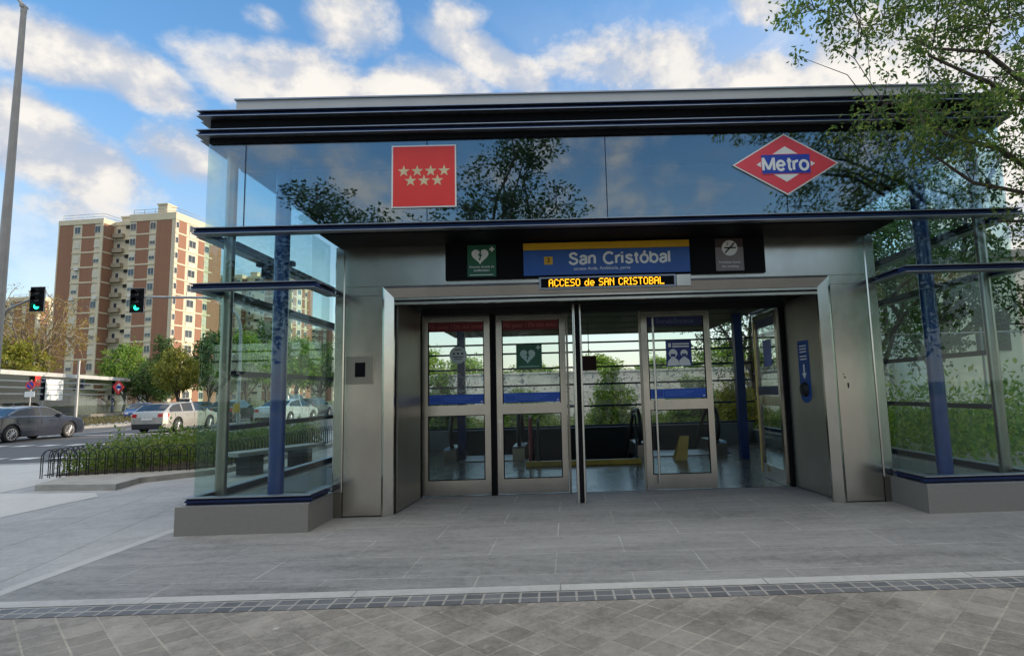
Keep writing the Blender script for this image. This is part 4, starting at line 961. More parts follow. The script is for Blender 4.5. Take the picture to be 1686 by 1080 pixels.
# ------------------------------------------------------------------ apartment towers
BRICK=paving('tower_brick',.5,.12,.012,(.26,.125,.08),(.285,.14,.088),(.27,.16,.105),0,.5,.85,.10,spotscale=3,bump=.0)
BRICK2=pm('pale_brick',(.30,.24,.18),.85,0,.08,.5)
TCREAM=pm('tower_cream',(.58,.50,.37),.8,0,.08,.6)
TWIN=pm('window_frame_white',(.60,.58,.55),.5); TGLASS=pm('tower_window_glass',(.05,.06,.07),.08,0,.3,.3); SHUT=pm('roller_shutter',(.55,.50,.40),.6,0,.1,1)
def tower_mesh():
    a=R(-7.0); t=thing('brick_tower','tall brown brick apartment tower with cream bands and two wings','building',(-72.62,104,0),a)
    T=MB(); FL=3.0; top=36.8
    T.box(-25.2,-15.5,0,13,0,top); T.box(-15.499,-9.7,2.6,12.9,0,top+.2); T.box(-9.7,0,.01,13,0,top-.1)
    # floor bands and pilasters standing proud of the brick
    for k in range(1,12):
        z=34.1-(k-1)*FL
        T.box(-22.0,-15.42,-.09,-.002,z-.14,z+.14); T.box(-15.502,-15.40,.02,2.6,z-.14,z+.14)
        T.box(-9.76,-4.0,-.08,.008,z-.14,z+.14); T.box(.002,.09,.02,10.2,z-.14,z+.14); T.box(-15.4,-9.78,2.35,2.598,z-.20,z-.02)
    T.box(-15.95,-15.42,-.10,-.095,0,top); T.box(-.72,.06,-.06,-.002,0,top); T.box(-25.25,-15.38,-.12,13.1,top,top+1.0); T.box(-9.8,.12,-.12,13.1,top-.1,top+1.3); T.box(-15.37,-9.81,2.5,13,top+.2,top+.9)
    T.box(-25.26,-25.0,-.05,-.002,0,top)
    T.build('wall',TCREAM,t,local=True)
    B=MB()
    B.box(-25.0,-22.0,-.055,-.003,0,top-.02); B.box(-4.0,-.73,-.05,-.004,0,top-.2)
    for k in range(12):
        z1=34.1-(k-1)*FL-.15; z0=z1-FL+.30
        if k==0: z1=top-.02
        z0=max(z0,.0)
        B.box(-20.0,-17.25,-.055,-.003,z0,z1); B.box(-8.25,-5.55,-.05,-.004,z0,z1)
        B.box(-15.499,-15.45,.15,2.45,z0,z1); B.box(.003,.05,.85,2.85,z0,z1); B.box(.003,.05,6.2,7.9,z0,z1)
    B.box(.003,.05,9.3,12.9,0,top-.2)
    B.build('brick_cladding',BRICK,t,local=True)
    wm={}
    def win(kind,x,y,z,side=False):
        if kind not in wm:
            m=MB(); w,h={'a':(1.25,1.35),'b':(1.9,1.5),'c':(.75,1.2),'s':(1.25,1.35),'d':(1.25,1.35)}[kind]
            m.box(-w/2,w/2,-.07,0,-h/2,h/2,0)
            n=2 if w>1 else 1
            for i in range(n):
                a0=-w/2+.07+i*(w-.07)/n; a1=a0+(w-.07)/n-.07
                m.box(a0,a1,-.085,-.071,-h/2+.07,h/2-.07,2 if kind=='s' else 1)
            if kind=='d': m.box(-w/2+.05,w/2-.05,-.10,-.0855,-.05,h/2-.05,2)
            if kind=='b': m.box(-w/2,w/2,-.10,-.075,-h/2-.9,-h/2-.08,2)
            o=m.build('window',[TWIN,TGLASS,SHUT],t,local=True); wm[kind]=o
        else:
            o=wm[kind].copy(); col.objects.link(o)
        o.location=(x,y,z); o.rotation_euler=(0,0,math.pi/2 if side else 0)
    rng=random.Random(2)
    for k in range(12):
        z=34.1-(k-1)*FL-1.45
        if z<1: continue
        win(rng.choice('assd'),-21.0,-.003,z); win(rng.choice('aasd'),-16.6,-.003,z)
        win(rng.choice('aasd'),-8.95,.008,z); win(rng.choice('aad'),-4.75,.008,z)
        win('c',.002,.45,z,True); win('b',.002,4.5,z+.1,True); win(rng.choice('aasd'),.002,8.55,z,True)
        win('c',-14.4,2.6,z)
    D=MB()
    for k in range(12):
        z=34.1-(k-1)*FL-1.45
        if z<1: continue
        D.box(-15.3,-13.2,1.9,2.6,z-1.3,z-.45) ; 
    PS('balcony',D,pm('balcony_panel',(.34,.29,.22),.7),t,True)
    D=MB()
    for k in range(12):
        z=34.1-(k-1)*FL-.20
        D.box(-12.9,-9.9,2.42,2.6,z-.62,z-.05)
    PS('vent_band',D,DARKW,t,True)
    C=MB(); rr=[(-13.9,3.5,38.9),(-3.8,1.0,40.1)]
    for x,y,z in rr: C=MB(); C.box(x-1,x+1,y,y+2.2,36.8,z); C.box(x-1.15,x+1.15,y-.15,y+2.35,z-.02,z+.25); C.build('chimney',TCREAM,t,local=True)
    C=MB()
    for x0,x1,zb in ((-24.8,-15.8,37.8),(-9.4,-.3,38.0)):
        for z in (.55,1.1): C.tube([(x0,.4,zb+z),(x1,.4,zb+z),(x1,12.5,zb+z)],.05,4)
        for k in range(5):
            x=x0+(x1-x0)*k/4; C.tube([(x,.4,zb),(x,.4,zb+1.1)],.05,4)
    C.build('roof_railing',GALV,t,local=True)
    C=MB()
    for x,z in ((-20.6,28.4),(-21.2,22.5),(-16.2,22.5),(-8.6,22.6),(-20.9,13.4)): C.box(x-.45,x+.45,-.42,-.10,z-.85,z-.2)
    PS('air_conditioner',C,TWIN,t,True)
    return t
tw=tower_mesh()
def tower_copy(loc,rz,sc_,label):
    c=copy_tree(tw); c.location=loc; c.rotation_euler=(0,0,rz); c.scale=sc_; c['label']=label; return c
q=gd(476,170); tower_copy((q.x,q.y,0),R(-4),(1,1,1.03),'apartment tower further off, seen through the left glass bay')
q=gd(548,300); tower_copy((q.x,q.y,0),R(-2),(1,1,1.0),'most distant apartment tower at the edge of the left steel pillar')
q=gd(52,168); tower_copy((q.x,q.y,0),R(-9),(1,1,.88),'distant tan apartment block behind the ochre tree at far left')
tower_copy((52,34,0),R(90),(1.5,1,.8),'unseen apartment block added on the right to keep low sun off the plaza')  # tower copy out of view, added to block the sun over plaza and road

# ------------------------------------------------------------------ second pavilion across the road
t=thing('glass_pavilion','second glass metro pavilion with flat pale roof across the road','metro entrance',(-50,52,0))
pa=Vector((-47.0,38.0,0)); pb=gd(236,82); d=(pb-pa).normalized(); nrm=Vector((d.y,-d.x,0)); Lp=(pb-pa).length
def pbox(a,b,o0,o1,z0,z1,mb,m=0):
    mb.prism([tuple((pa+d*x+nrm*y)[:2]) for x,y in ((a,o0),(b,o0),(b,o1),(a,o1))],z0,z1,m)
m=MB(); pbox(-.3,Lp+.3,-9,.25,4.35,4.75,m); m.build('roof',PARAPET,t)
m=MB(); pbox(0,Lp,-8.6,-.05,0.0,.35,m); m.build('plinth',PLINTH,t)
m=MB(); pbox(0,Lp,-8.5,-7.6,.35,4.35,m); m.build('rear_wall',DARKW,t)
n=10
for k in range(n):
    m=MB(); pbox(Lp*k/n+.03,Lp*(k+1)/n-.03,-.03,0,.4,4.35,m); m.build('glass_pane',GLASS_I,t)
for z in (2.55,3.15,3.75):
    m=MB(); pbox(0,Lp,0.005,.07,z,z+.13,m); m.build('rail',ALU,t)
for k in range(0,n+1,2):
    m=MB(); pbox(Lp*k/n-.12,Lp*k/n+.12,-.7,-.45,.35,4.35,m); m.build('blue_column',BLUECOL,t)
m=MB(); pbox(Lp*.55,Lp*.68,-.5,-.3,.35,3.2,m); m.build('door_panel',STEEL,t)
def onface(f,z): p=pa+d*(Lp*f)+nrm*.1; return Vector((p.x,p.y,z))
def flat(mb,f,z,w,h,m=0,o=.0,diamond=False):
    c=onface(f,z)+nrm*o
    q=[(-w/2,-h/2),(w/2,-h/2),(w/2,h/2),(-w/2,h/2)] if not diamond else [(-w/2,0),(0,-h/2),(w/2,0),(0,h/2)]
    vs=[c+d*a+Vector((0,0,b)) for a,b in q]; vs2=[v-nrm*.03 for v in vs]
    mb.mesh(vs+vs2,[(0,1,2,3),(7,6,5,4),(0,4,5,1),(1,5,6,2),(2,6,7,3),(3,7,4,0)],m)
def fu(u):
    r_=ray(u,640); k=(r_.y*(pa.x-CAM.x)-r_.x*(pa.y-CAM.y))/(r_.x*d.y-r_.y*d.x); return k/Lp
f1,f2,f3=fu(192),fu(57),fu(86)
m=MB(); flat(m,f1,3.55,3.3,2.0,0,.1,True); flat(m,f1,3.55,1.7,1.05,1,.12,True); flat(m,f1,3.55,1.3,.36,2,.14); o=m.build('metro_diamond_sign',[ROSE,WHITE,METROBLUE]); tag(o,'small red diamond metro emblem on the far pavilion','sign')
m=MB(); flat(m,f2,3.85,1.0,1.0,0,.12); 
for k in range(4): flat(m,f2+(-.27+k*.18)/Lp,3.93,.14,.14,1,.14,True)
for k in range(3): flat(m,f2+(-.18+k*.18)/Lp,3.76,.14,.14,1,.14,True)
o=m.build('regional_sign',[RED,CREAMST]); tag(o,'small square red sign with stars on the far pavilion','sign')
m=MB(); flat(m,f3,3.05,3.3,2.1,0,.10)
for k in range(3): flat(m,f3,2.52+k*.52,3.3,.06,1,.12)
o=m.build('white_board',[WHITE,ALU]); tag(o,'large white panelled board on the far pavilion front','board')

# ------------------------------------------------------------------ traffic lights, poles, signs
def signal_head(t, x, y, z, face=(0,-1), name='signal_head', lit=2):
    fx,fy=face; sx,sy=-fy,fx
    def Q(a,b,c): return (x+sx*a+fx*b, y+sy*a+fy*b, z+c)
    m=MB()
    def pb(a0,a1,b0,b1,c0,c1,mm=0):
        m.mesh([Q(a,b,c) for c in (c0,c1) for a,b in ((a0,b0),(a1,b0),(a1,b1),(a0,b1))],[(0,3,2,1),(4,5,6,7),(0,1,5,4),(1,2,6,5),(2,3,7,6),(3,0,4,7)],mm)
    pb(-.30,.30,-.02,.0,-.52,.52,1); pb(-.285,.285,.001,.012,-.505,.505,0); pb(-.16,.16,-.20,-.021,-.45,.45,0)
    hd=m.build(name,[BLACK,GALV],t)
    for i,c in enumerate((.30,0,-.30)):
        k=MB(); ctr=Vector(Q(0,.013,c)); k.tube([ctr,ctr+Vector((fx,fy,0))*.02],[.115,.105],20,0,smooth=False)
        k.build('lens',SIGGREEN if i==lit else pm('dark_lens',(.03,.012,.008),.2),hd)
        k=MB(); vs=[];fs=[]
        for j in range(11):
            a=math.pi*(-.05+1.1*j/10); vs.append(Q(.13*math.cos(a),.013,c+.13*math.sin(a))); vs.append(Q(.125*math.cos(a),.22,c+.125*math.sin(a)-.02))
        fs=[(2*j,2*j+2,2*j+3,2*j+1) for j in range(10)]; k.mesh(vs,fs); k.build('visor',BLACK,hd)
    return hd
p=gd(393,24.0); hz=aty(227,495,p.y)
t=thing('traffic_light','traffic light on curved arm reaching left from the pole behind the glass corner','traffic light',(p.x,p.y,0))
m=MB(); zt=hz.z+.05
pts=[(p.x,p.y,-.1),(p.x,p.y,2.6)]+[(p.x-1.5*(1-math.cos(math.pi/2*k/8)),p.y,zt-1.5+1.5*math.sin(math.pi/2*k/8)) for k in range(9)]+[(hz.x+.3,p.y,zt+.1)]
m.tube(pts,[.075,.07]+[.06]*9+[.045],12); m.build('pole',GALV,t)
signal_head(t,hz.x,p.y-.05,hz.z)
signal_head(t,p.x-.30,p.y,2.85,(-.94,-.34),'side_signal_head',-1)
m=MB(); m.bevbox(p.x-.11,p.x+.11,p.y-.19,p.y-.07,.95,1.3,.01); m.build('push_button_box',YELLOW,t)
hz=aty(63,493,17.4); p=Vector((-23.6,17.4,0))
t=thing('traffic_light','traffic light on straight arm coming in from the left photo edge','traffic light',(p.x,p.y,0))
m=MB(); m.tube([(p.x,p.y,-.1),(p.x,p.y,3.6),(p.x+.25,p.y,4.6),(p.x+1.2,p.y,hz.z-.35),(hz.x-.2,p.y,hz.z+.05)],[.08,.075,.065,.055,.045],12); m.build('pole',POLEM,t)
signal_head(t,hz.x,p.y-.05,hz.z)
# tall pole
top=aty(39,20,6.2)
t=thing('lamp_pole','tall slim tapering pole with a small fitting at its top','lamp pole',(top.x,6.2,0))
m=MB(); m.tube([(top.x,6.2,-.1),(top.x,6.2,3),(top.x,6.2,top.z)],[.115,.105,.055],14); m.cyl((top.x,6.2,0),(top.x,6.2,.05),.2,14); m.build('pole',POLEM,t)
m=MB(); m.cyl((top.x,6.2,top.z-.03),(top.x,6.2,top.z+.09),.06,10); m.box(top.x-.05,top.x+.04,6.13,6.27,top.z+.09,top.z+.15); m.tube([(top.x+.0,6.2,top.z+.13),(top.x-.14,6.2,top.z+.30)],[.045,.03],8); m.build('fitting',POLEM,t)
# no parking sign
p=gd(50,33); s0=aty(52,634,p.y)
t=thing('no_parking_sign','round red ringed no parking sign with white plate on grey post','road sign',(p.x,p.y,0))
m=MB(); m.cyl((p.x,p.y,-.1),(p.x,p.y,s0.z+.3),.035,10); m.build('post',GALV,t)
m=MB(); m.disc((p.x,p.y-.06,s0.z),.25,'y',28,0,.015); m.disc((p.x,p.y-.066,s0.z),.185,'y',28,1,.006)
m.mesh([(p.x+a*.18*math.cos(R(45))+b*.025,p.y-.069,s0.z-a*.18*math.sin(R(45))+b*.03) for a,b in ((-1,-1),(1,-1),(1,1),(-1,1))],[(0,1,2,3)],0)
m.build('disc',[RED,METROBLUE],t)
m=MB(); m.bevbox(p.x-.28,p.x+.28,p.y-.06,p.y-.045,s0.z-.66,s0.z-.36,.004); m.build('plate',WHITE,t)
p=gd(127,48)
t=thing('thin_post','slim pale street post in front of the far pavilion','post',(p.x,p.y,0))
m=MB(); m.tube([(p.x,p.y,-.1),(p.x,p.y,4.9)],[.11,.08],10); m.cyl((p.x,p.y,0),(p.x,p.y,.3),.16,10); m.build('pole',GALV,t); m=MB(); m.cyl((p.x,p.y,4.9),(p.x,p.y,5.05),.1,10); m.build('cap',GALV,t)

# ------------------------------------------------------------------ cars
def carpaint(name,c,metal=.5): return pm(name,c,.28,metal,.05,2,coat=.8)
CARGLASS=pm('car_glass',(.02,.025,.03),.05,0,.1,1,spec=.8); TYRE=pm('tyre',(.02,.02,.021),.8); RIM=pm('alloy_rim',(.42,.42,.43),.35,.9); TAIL=pm('tail_lamp',(.45,.02,.02),.2,coat=.6); HEADL=pm('head_lamp',(.65,.66,.68),.12,.3,coat=.6); PLATE=pm('number_plate',(.6,.6,.58),.5)
def lerp_t(tab,x):
    for (x0,v0),(x1,v1) in zip(tab,tab[1:]):
        if x<=x1: return v0+(v1-v0)*max(0,(x-x0)/(x1-x0)) if x1>x0 else v1
    return tab[-1][1]
CARS={'sedan':dict(L=4.65,w=.90,hood=[(-2.32,.74),(-2.28,.98),(-2.0,1.03),(-1.55,1.04),(1.0,.99),(1.6,.93),(2.05,.83),(2.25,.70),(2.32,.52)],
        roof=[(-1.80,1.03),(-1.0,1.36),(-.3,1.45),(.25,1.44),(.5,1.40),(1.30,.97)],glass=(-1.72,1.26),pill=[-.05],axles=(-1.38,1.37)),
      'wagon':dict(L=4.6,w=.89,hood=[(-2.30,.72),(-2.27,.95),(-2.15,1.0),(1.0,.99),(1.6,.93),(2.05,.82),(2.22,.68),(2.30,.5)],
        roof=[(-2.22,1.0),(-1.60,1.36),(-1.1,1.43),(-.3,1.46),(.15,1.45),(.45,1.39),(1.42,.96)],glass=(-2.12,1.36),pill=[-.95,.0],axles=(-1.32,1.38)),
      'hatch':dict(L=4.1,w=.87,hood=[(-2.05,.72),(-2.03,.95),(-1.9,1.0),(.9,.98),(1.45,.92),(1.85,.80),(2.0,.66),(2.05,.5)],
        roof=[(-1.98,1.0),(-1.5,1.40),(-.9,1.48),(-.1,1.49),(.2,1.47),(.45,1.41),(1.22,.96)],glass=(-1.93,1.18),pill=[-.85,.02],axles=(-1.25,1.30)),
      'van':dict(L=4.9,w=.95,hood=[(-2.45,.75),(-2.43,1.05),(-2.3,1.1),(1.3,1.1),(1.8,1.05),(2.2,.9),(2.4,.7),(2.45,.5)],
        roof=[(-2.44,1.1),(-2.3,1.85),(-1.2,1.92),(.4,1.92),(.8,1.85),(1.75,1.08)],glass=(-2.4,1.7),pill=[-1.2,.0],axles=(-1.5,1.55))}
def make_car(kind, label, paint, loc, rz, group='cars on the road'):
    K=CARS[kind]; L=K['L']; w=K['w']; t=thing(kind+'_car' if kind!='van' else 'white_van',label,'van' if kind=='van' else 'car',loc,rz,group)
    r0,r1=K['roof'][0][0],K['roof'][-1][0]
    xs=sorted(set([round(-L/2+k*L/60,3) for k in range(61)]+[p[0] for p in K['hood']]+[p[0] for p in K['roof']]))
    body=MB(); gl=MB(); rings=[]
    ax=K['axles']; WR=.345
    for x in xs:
        zh=lerp_t(K['hood'],x); e=abs(x)/(L/2); ww=w*(1-.10*max(0,(e-.72)/.28)**2-.05*max(0,(e-.9)/.1))
        zb=.20+.10*max(0,(e-.85)/.15)
        za=zb
        for a in ax:                              # wheel arches
            if abs(x-a)<WR+.06: za=max(za,math.sqrt(max(0,(WR+.06)**2-(x-a)**2))+.33)
        green=r0<x<r1; zr=lerp_t(K['roof'],x) if green else zh
        zr=max(zr,zh); gh=zr-zh
        inset=.10*min(1,gh/.4); rr=min(.06,gh*.25)
        ring=[(x,ww*.96,min(za,zh-.12)),(x,ww,max(.42,min(za+.02,zh-.10))),(x,ww*1.0,max(.58,min(za+.04,zh-.08))),(x,ww*.985,zh-.05),(x,ww*.955,zh),
              (x,ww*.955-inset-.10*gh,zr-rr) if gh>.02 else (x,ww*.90,zh+.008),(x,ww*.955-inset-.10*gh-.08,zr-rr*.2) if gh>.02 else (x,ww*.7,zh+.022),(x,ww*.3,zr+.015 if gh>.02 else zh+.035)]
        rings.append((x,zh,zr,ring))
    n=8
    g0,g1=K['glass']
    for (xa,zha,zra,ra),(xb,zhb,zrb,rb) in zip(rings,rings[1:]):
        xm=(xa+xb)/2
        slope=abs(zrb-zra)/(xb-xa)
        for s in (1,-1):
            A=[(p[0],p[1]*s,p[2]) for p in ra]; B=[(p[0],p[1]*s,p[2]) for p in rb]
            for i in range(n-1):
                q=[A[i],B[i],B[i+1],A[i+1]] if s<0 else [A[i],A[i+1],B[i+1],B[i]]
                isg=False
                if min(zra-zha,zrb-zhb)>.03:
                    if i==4 and g0+.18<xm<g1-.16 and not any(abs(xm-p)<.045 for p in K['pill']) and min(zra-zha,zrb-zhb)>.14: isg=True
                    if i in (6,) and slope>.30 : isg=True
                    if i==5 and slope>.30 and False: isg=True
                (gl if isg else body).face(q,0,True)
        # roof / bonnet centre
        q=[(ra[-1][0],ra[-1][1],ra[-1][2]),(ra[-1][0],-ra[-1][1],ra[-1][2]),(rb[-1][0],-rb[-1][1],rb[-1][2]),(rb[-1][0],rb[-1][1],rb[-1][2])]
        isg=min(zra-zha,zrb-zhb)>.0 and slope>.30
        (gl if isg else body).face(q,0,True)
    for ring,rev in ((rings[0][3],False),(rings[-1][3],True)):
        poly=[(p[0],p[1],p[2]) for p in ring]+[(p[0],-p[1],p[2]) for p in reversed(ring)]
        body.face(poly if not rev else poly[::-1],0)
    # floor pan and dark inner arches
    bo=body.build('body',paint,t,local=True)
    bm_=bpy.data.meshes; 
    gl.build('windows',CARGLASS,t,local=True)
    u=MB(); u.box(-L/2+.12,L/2-.12,-w*.9,w*.9,.18,.30)
    for a in ax: u.box(a-.40,a+.40,-w*.93,w*.93,.25,.72)
    u.box(-L/2-.02,-L/2+.2,-w*.80,w*.80,.24,.44); u.box(L/2-.2,L/2+.015,-w*.78,w*.78,.22,.42)
    u.build('underbody',RUBBER,t,local=True)
    wmesh=None
    for a in ax:
        for s in (-1,1):
            m=MB(); y0=s*(w-.20); y1=s*(w+.005)
            m.tube([(a,y0,WR-.02),(a,y0+s*.02,WR-.02),(a,y1-s*.03,WR-.02),(a,y1,WR-.02)],[WR-.05,WR-.02,WR-.02,WR-.06],24)
            wh=m.build('wheel',TYRE,t,local=True)
            m=MB(); c=Vector((a,y1+s*.004,WR-.02)); m.tube([c-Vector((0,s*.03,0)),c-Vector((0,s*.004,0)),c],[.225,.225,.20],20)
            rim=MB()
            for k in range(10):
                an=2*math.pi*k/10
                rim.tube([c+Vector((0,s*.004,0)),c+Vector((math.cos(an)*.215,s*.006,math.sin(an)*.215))],[.03,.022],4)
            rim.tube([c-Vector((0,s*.02,0)),c+Vector((0,s*.008,0))],[.06,.045],10)
            for k in range(24):
                an=2*math.pi*k/24; an2=2*math.pi*(k+1)/24
                rim.face([c+Vector((math.cos(q)*rr_,s*.006,math.sin(q)*rr_)) for q,rr_ in ((an,.200),(an2,.200),(an2,.235),(an,.235))])
            m.build('wheel_well',DARKW,wh,local=True); rim.build('rim',RIM,wh,local=True)
    zt=lerp_t(K['hood'],-L/2+.04)
    for s in (-1,1):
        m=MB(); y0=s*w*.58; y1=s*w*.93
        m.prism([(-L/2-.012,y0),(-L/2+.0,s*w*.82),(-L/2+.28,s*(w*.975)),(-L/2+.40,y1),(-L/2+.35,y0)] if s>0 else [(-L/2-.012,y0),(-L/2+.35,y0),(-L/2+.40,y1),(-L/2+.28,s*(w*.975)),(-L/2,s*w*.82)],zt-.20,zt-.035)
        m.build('tail_light',TAIL,t,local=True)
        m=MB(); m.prism([(L/2+.0,s*w*.52),(L/2-.03,s*w*.78),(L/2-.35,s*w*.955),(L/2-.5,s*w*.7),(L/2-.2,s*w*.5)],.60,.72); m.build('headlight',HEADL,t,local=True)
        m=MB(); xm=K['glass'][1]-.42; m.prism([(xm,s*(w*.93)),(xm-.16,s*(w*.95)),(xm-.16,s*(w+.14)),(xm-.02,s*(w+.12))],.96,1.09); m.build('wing_mirror',paint,t,local=True)
        m=MB()
        for hx in ((-.55,.45) if kind!='van' else (.4,)): m.box(hx-.10,hx+.10,s*(w*.985),s*(w+.018),.80,.83)
        m.build('door_handle',paint,t,local=True)
    m=MB(); m.box(-L/2-.022,-L/2+.02,-.26,.26,.62 if kind!='sedan' else .66,.73 if kind!='sedan' else .77); m.box(L/2-.02,L/2+.02,-.26,.26,.40,.51); m.build('number_plate',PLATE,t,local=True)
    m=MB()
    for s in (-1,1):
        for hx in [K['glass'][0]+.55,K['pill'][-1],K['glass'][1]-.42]: m.box(hx-.004,hx+.004,s*w*.97,s*(w+.003),.40,.92)
    m.build('door_seam',RUBBER,t,local=True)
    m=MB()
    for s in (-1,1):
        xs_=[K['glass'][0]+.2+(K['glass'][1]-.25-K['glass'][0]-.2)*k/10 for k in range(11)]
        m=MB(); m.tube([(x,s*(w*.965),lerp_t(K['hood'],x)+.0) for x in xs_],.014,5)
        m.tube([(x,s*(w*.955-.10*min(1,(lerp_t(K['roof'],x)-lerp_t(K['hood'],x))/.4)-.10*(lerp_t(K['roof'],x)-lerp_t(K['hood'],x))+.006),lerp_t(K['roof'],x)-.05) for x in xs_],.011,5)
        m.build('window_trim',CHROME,t,local=True)
    return t
DG=carpaint('dark_grey_paint',(.042,.050,.072)); SV=carpaint('silver_beige_paint',(.44,.42,.38),.45); WS=carpaint('silver_white_paint',(.50,.52,.54),.35); BL=carpaint('blue_car_paint',(.015,.05,.16)); BK=carpaint('black_car_paint',(.012,.012,.014)); WV=carpaint('white_car_paint',(.62,.62,.62),0)
N=math.pi/2
make_car('sedan','dark grey sedan driving away at the left photo edge',DG,(-23.1,19.2,-.02),N+R(-2))
make_car('wagon','silver estate car driving away by the left glass corner',SV,(-19.75,24.4,-.02),N)
make_car('sedan','pale silver sedan with red tail lights seen through the glass bay',WS,(-16.4,29.7,-.02),N-R(4))
make_car('hatch','black car half hidden behind the silver estate car',BK,(-22.6,35.0,-.02),N+R(6))
p=gd(330,52); make_car('sedan','blue car roof visible above the silver estate car',BL,(p.x,p.y,-.02),N)
p=gd(236,50); make_car('hatch','blue car facing the camera beside the road island',BL,(p.x,p.y,-.02),-N+R(20))
p=gd(515,47); make_car('hatch','dark hatchback parked ahead of the pale silver sedan',DG,(p.x,p.y,-.02),N)
p=gd(480,60); make_car('van','beige van behind the pale silver sedan',SV,(p.x,p.y,-.02),N)
p=gd(282,66); make_car('sedan','dark car waiting in the row behind the estate car',BK,(p.x,p.y,-.02),N+R(30))
p=gd(305,74); make_car('van','white van in the far row behind the estate car',WV,(p.x,p.y,-.02),N+R(30))
p=gd(10,40); make_car('hatch','light car passing in front of the far pavilion at left',WS,(p.x-1,p.y,-.02),N+R(60))

# ------------------------------------------------------------------ light and sky
SUN_EL, SUN_AZ = R(15), R(76)            # azimuth clockwise from +Y
sun=bpy.data.lights.new('sun','SUN'); so=bpy.data.objects.new('sun',sun); col.objects.link(so)
sun.energy=2.6; sun.angle=R(.5); sun.color=(1,.85,.66)
sd=Vector((math.sin(SUN_AZ)*math.cos(SUN_EL),math.cos(SUN_AZ)*math.cos(SUN_EL),math.sin(SUN_EL)))
so.rotation_euler=sd.to_track_quat('Z','Y').to_euler()
wd=bpy.data.worlds.new('World'); sc.world=wd; wd.use_nodes=True
t=NT(wd.node_tree); t.n.clear()
out=t.new('ShaderNodeOutputWorld'); bg=t.new('ShaderNodeBackground'); t.link(bg.outputs[0],out.inputs[0])
sky=t.new('ShaderNodeTexSky'); sky.sky_type='NISHITA'; sky.sun_disc=False; sky.sun_elevation=SUN_EL; sky.sun_rotation=SUN_AZ; sky.air_density=1.0; sky.dust_density=.6; sky.ozone_density=2.0
tc=t.new('ShaderNodeTexCoord'); sp=t.new('ShaderNodeSeparateXYZ'); t.link(tc.outputs['Generated'],sp.inputs[0])
X,Y_,Z=sp.outputs
az=t.math('ARCTAN2',X,Y_); el=t.math('ARCSINE',Z)
zz=t.math('ADD',t.math('MAXIMUM',Z,0.0),.16)
cb=t.new('ShaderNodeCombineXYZ'); t.link(t.math('DIVIDE',X,zz),cb.inputs[0]); t.link(t.math('DIVIDE',Y_,zz),cb.inputs[1]); t.link(t.math('MULTIPLY',Z,1.2),cb.inputs[2])
def dirnoise(dx,dz):
    a=t.new('ShaderNodeCombineXYZ'); t.link(t.math('ADD',X,dx),a.inputs[0]); t.link(Y_,a.inputs[1]); t.link(t.math('ADD',t.math('MULTIPLY',Z,1.35),dz),a.inputs[2])
    big=t.noise(a.outputs[0],4.0,3,.5,.1); fine=t.noise(a.outputs[0],10.0,10,.60,.12)
    return t.math('ADD',t.math('MULTIPLY',big,.52),t.math('MULTIPLY',fine,.48))
n1=dirnoise(0.0,0.0)
cb2=t.new('ShaderNodeCombineXYZ'); t.link(t.math('ADD',t.math('DIVIDE',X,zz),.10),cb2.inputs[0]); t.link(t.math('ADD',t.math('DIVIDE',Y_,zz),-.12),cb2.inputs[1]); t.link(t.math('MULTIPLY',Z,1.2),cb2.inputs[2])
n2=dirnoise(.035,.035)
# where the cumulus stand (azimuth, elevation, half widths, weight, tilt)
BL_=[(-.735,.445,.12,.04,.85,0),(-.65,.44,.10,.034,.80,.25),(-.76,.335,.10,.055,.95,.2),(-.67,.305,.12,.05,.82,.2),(-.575,.34,.07,.05,.85,0),(-.63,.265,.16,.05,.66,0),(-.55,.485,.06,.035,.55,0),(-.47,.55,.06,.03,.6,0),
     (-.42,.475,.14,.06,.88,0),(-.345,.57,.08,.07,.78,0),(-.22,.48,.12,.055,.92,0),(-.17,.585,.06,.04,.6,0),(-.10,.535,.13,.035,.82,.35),(-.03,.50,.06,.03,.6,0),
     (.20,.52,.20,.07,.80,0),(.33,.47,.18,.06,.88,0),(.385,.58,.08,.06,.75,0),(.60,.45,.22,.13,.95,0),(.75,.30,.2,.2,1.0,0),(.50,.40,.14,.09,.8,0)]
acc=None
for a0,e0,sa,se,wt,tl in BL_:
    da=t.math('SUBTRACT',az,a0); de=t.math('SUBTRACT',el,e0)
    if tl: de=t.math('ADD',de,t.math('MULTIPLY',da,tl))
    q=t.math('ADD',t.math('POWER',t.math('DIVIDE',t.math('ABSOLUTE',da),sa*1.35),2),t.math('POWER',t.math('DIVIDE',t.math('ABSOLUTE',de),se*1.35),2))
    gss=t.math('MULTIPLY',t.math('EXPONENT',t.math('MULTIPLY',q,-1)),wt)
    acc=gss if acc is None else t.math('MAXIMUM',acc,gss)
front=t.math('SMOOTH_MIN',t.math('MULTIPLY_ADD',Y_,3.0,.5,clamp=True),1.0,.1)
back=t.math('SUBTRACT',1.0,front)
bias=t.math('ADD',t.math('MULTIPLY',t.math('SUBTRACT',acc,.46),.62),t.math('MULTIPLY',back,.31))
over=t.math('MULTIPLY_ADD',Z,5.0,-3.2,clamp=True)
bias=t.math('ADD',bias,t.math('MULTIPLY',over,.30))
dens=t.math('ADD',t.math('SUBTRACT',n1,.5),bias)
mask=t.new('ShaderNodeMapRange'); mask.interpolation_type='SMOOTHSTEP'; t.link(dens,mask.inputs[0]); mask.inputs[1].default_value=-.04; mask.inputs[2].default_value=.15
def gz_(a0,e0,sa,se):
    q=t.math('ADD',t.math('POWER',t.math('ABSOLUTE',t.math('DIVIDE',t.math('SUBTRACT',az,a0),sa)),2),t.math('POWER',t.math('ABSOLUTE',t.math('DIVIDE',t.math('SUBTRACT',el,e0),se)),2))
    return t.math('EXPONENT',t.math('MULTIPLY',q,-1))
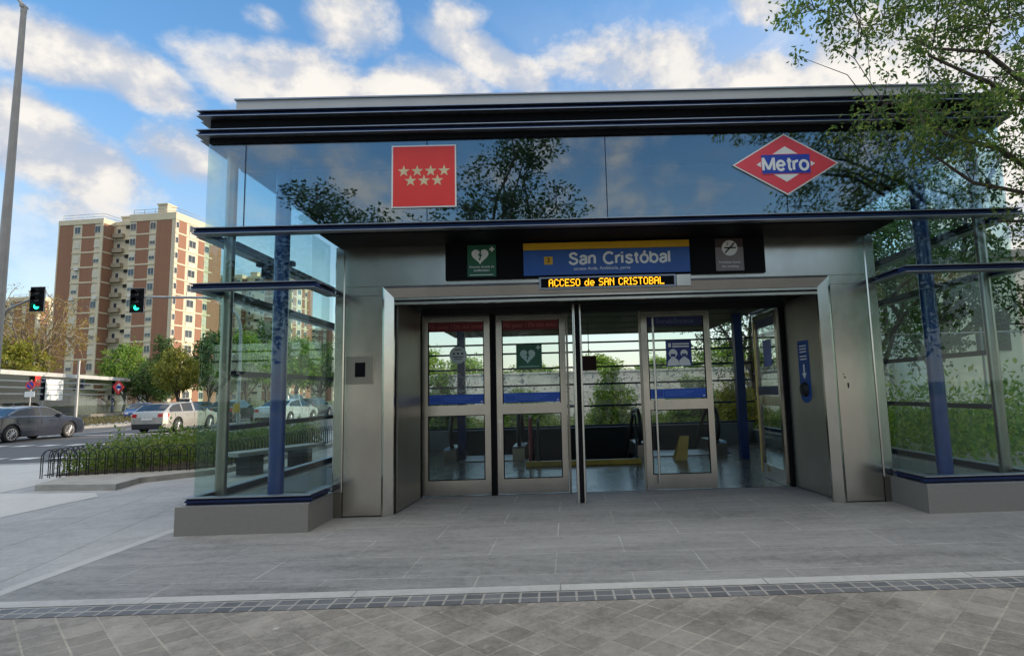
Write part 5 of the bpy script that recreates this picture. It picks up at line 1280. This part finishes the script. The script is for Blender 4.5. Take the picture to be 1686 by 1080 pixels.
veil=t.math('MAXIMUM',t.math('MULTIPLY',gz_(.42,.45,.42,.13),.85),t.math('MULTIPLY',gz_(-.68,.22,.30,.10),.45))
veil=t.math('MULTIPLY',veil,t.math('MULTIPLY_ADD',n1,1.6,.15),clamp=True)
lit=t.new('ShaderNodeMapRange'); lit.interpolation_type='SMOOTHSTEP'; t.link(t.math('SUBTRACT',n1,n2),lit.inputs[0]); lit.inputs[1].default_value=-.07; lit.inputs[2].default_value=.07
thick=t.new('ShaderNodeMapRange'); t.link(dens,thick.inputs[0]); thick.inputs[1].default_value=.05; thick.inputs[2].default_value=.42
lf_=t.math('ADD',t.math('MULTIPLY',lit.outputs[0],.6),t.math('MULTIPLY',thick.outputs[0],.45))
ccol=t.ramp(lf_,[(.10,(.24,.275,.34)),(.5,(.36,.36,.37)),(.85,(.47,.45,.42))])
skyc=t.new('ShaderNodeHueSaturation'); t.link(sky.outputs[0],skyc.inputs['Color']); skyc.inputs['Saturation'].default_value=1.35
skys=t.new('ShaderNodeMix',data_type='RGBA',blend_type='MULTIPLY'); skys.inputs[0].default_value=1; t.link(skyc.outputs[0],skys.inputs[6]); skys.inputs[7].default_value=(1,1,1,1)
K_=.15
cl=t.new('ShaderNodeMix',data_type='RGBA',blend_type='MULTIPLY'); cl.inputs[0].default_value=1; t.link(ccol,cl.inputs[6]); cl.inputs[7].default_value=(1/K_,)*3+(1,)
dk=t.math('ADD',t.math('MULTIPLY_ADD',back,.12,1.0),t.math('MULTIPLY',over,2.3)); db=t.math('SUBTRACT',dk,t.math('MULTIPLY',over,.45)); dr=t.math('ADD',dk,t.math('MULTIPLY',over,.15))           # clouds overhead and behind, out of view, are thickened and brightened as fill light
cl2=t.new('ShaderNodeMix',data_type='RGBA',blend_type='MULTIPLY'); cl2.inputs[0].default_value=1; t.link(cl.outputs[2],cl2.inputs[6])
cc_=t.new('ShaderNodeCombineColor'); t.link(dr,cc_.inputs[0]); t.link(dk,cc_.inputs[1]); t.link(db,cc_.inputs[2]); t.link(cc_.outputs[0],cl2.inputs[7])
hz_=t.math('EXPONENT',t.math('MULTIPLY',t.math('MAXIMUM',Z,0.0),-6.5))
hz_=t.math('MINIMUM',t.math('ADD',t.math('MULTIPLY',hz_,.95),.05),1.0)
skyh=t.mix(hz_,skys.outputs[2],(.46/K_,.455/K_,.435/K_,1))
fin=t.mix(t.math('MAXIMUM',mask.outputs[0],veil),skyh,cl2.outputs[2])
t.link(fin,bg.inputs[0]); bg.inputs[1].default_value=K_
sc.view_settings.view_transform='Standard'; sc.view_settings.look='None'; sc.view_settings.exposure=1.06; sc.view_settings.gamma=1
cy=sc.cycles
cy.max_bounces=8; cy.transparent_max_bounces=32; cy.glossy_bounces=5; cy.diffuse_bounces=3; cy.transmission_bounces=4; cy.use_denoising=True; cy.sample_clamp_indirect=4; cy.caustics_reflective=False; cy.caustics_refractive=False
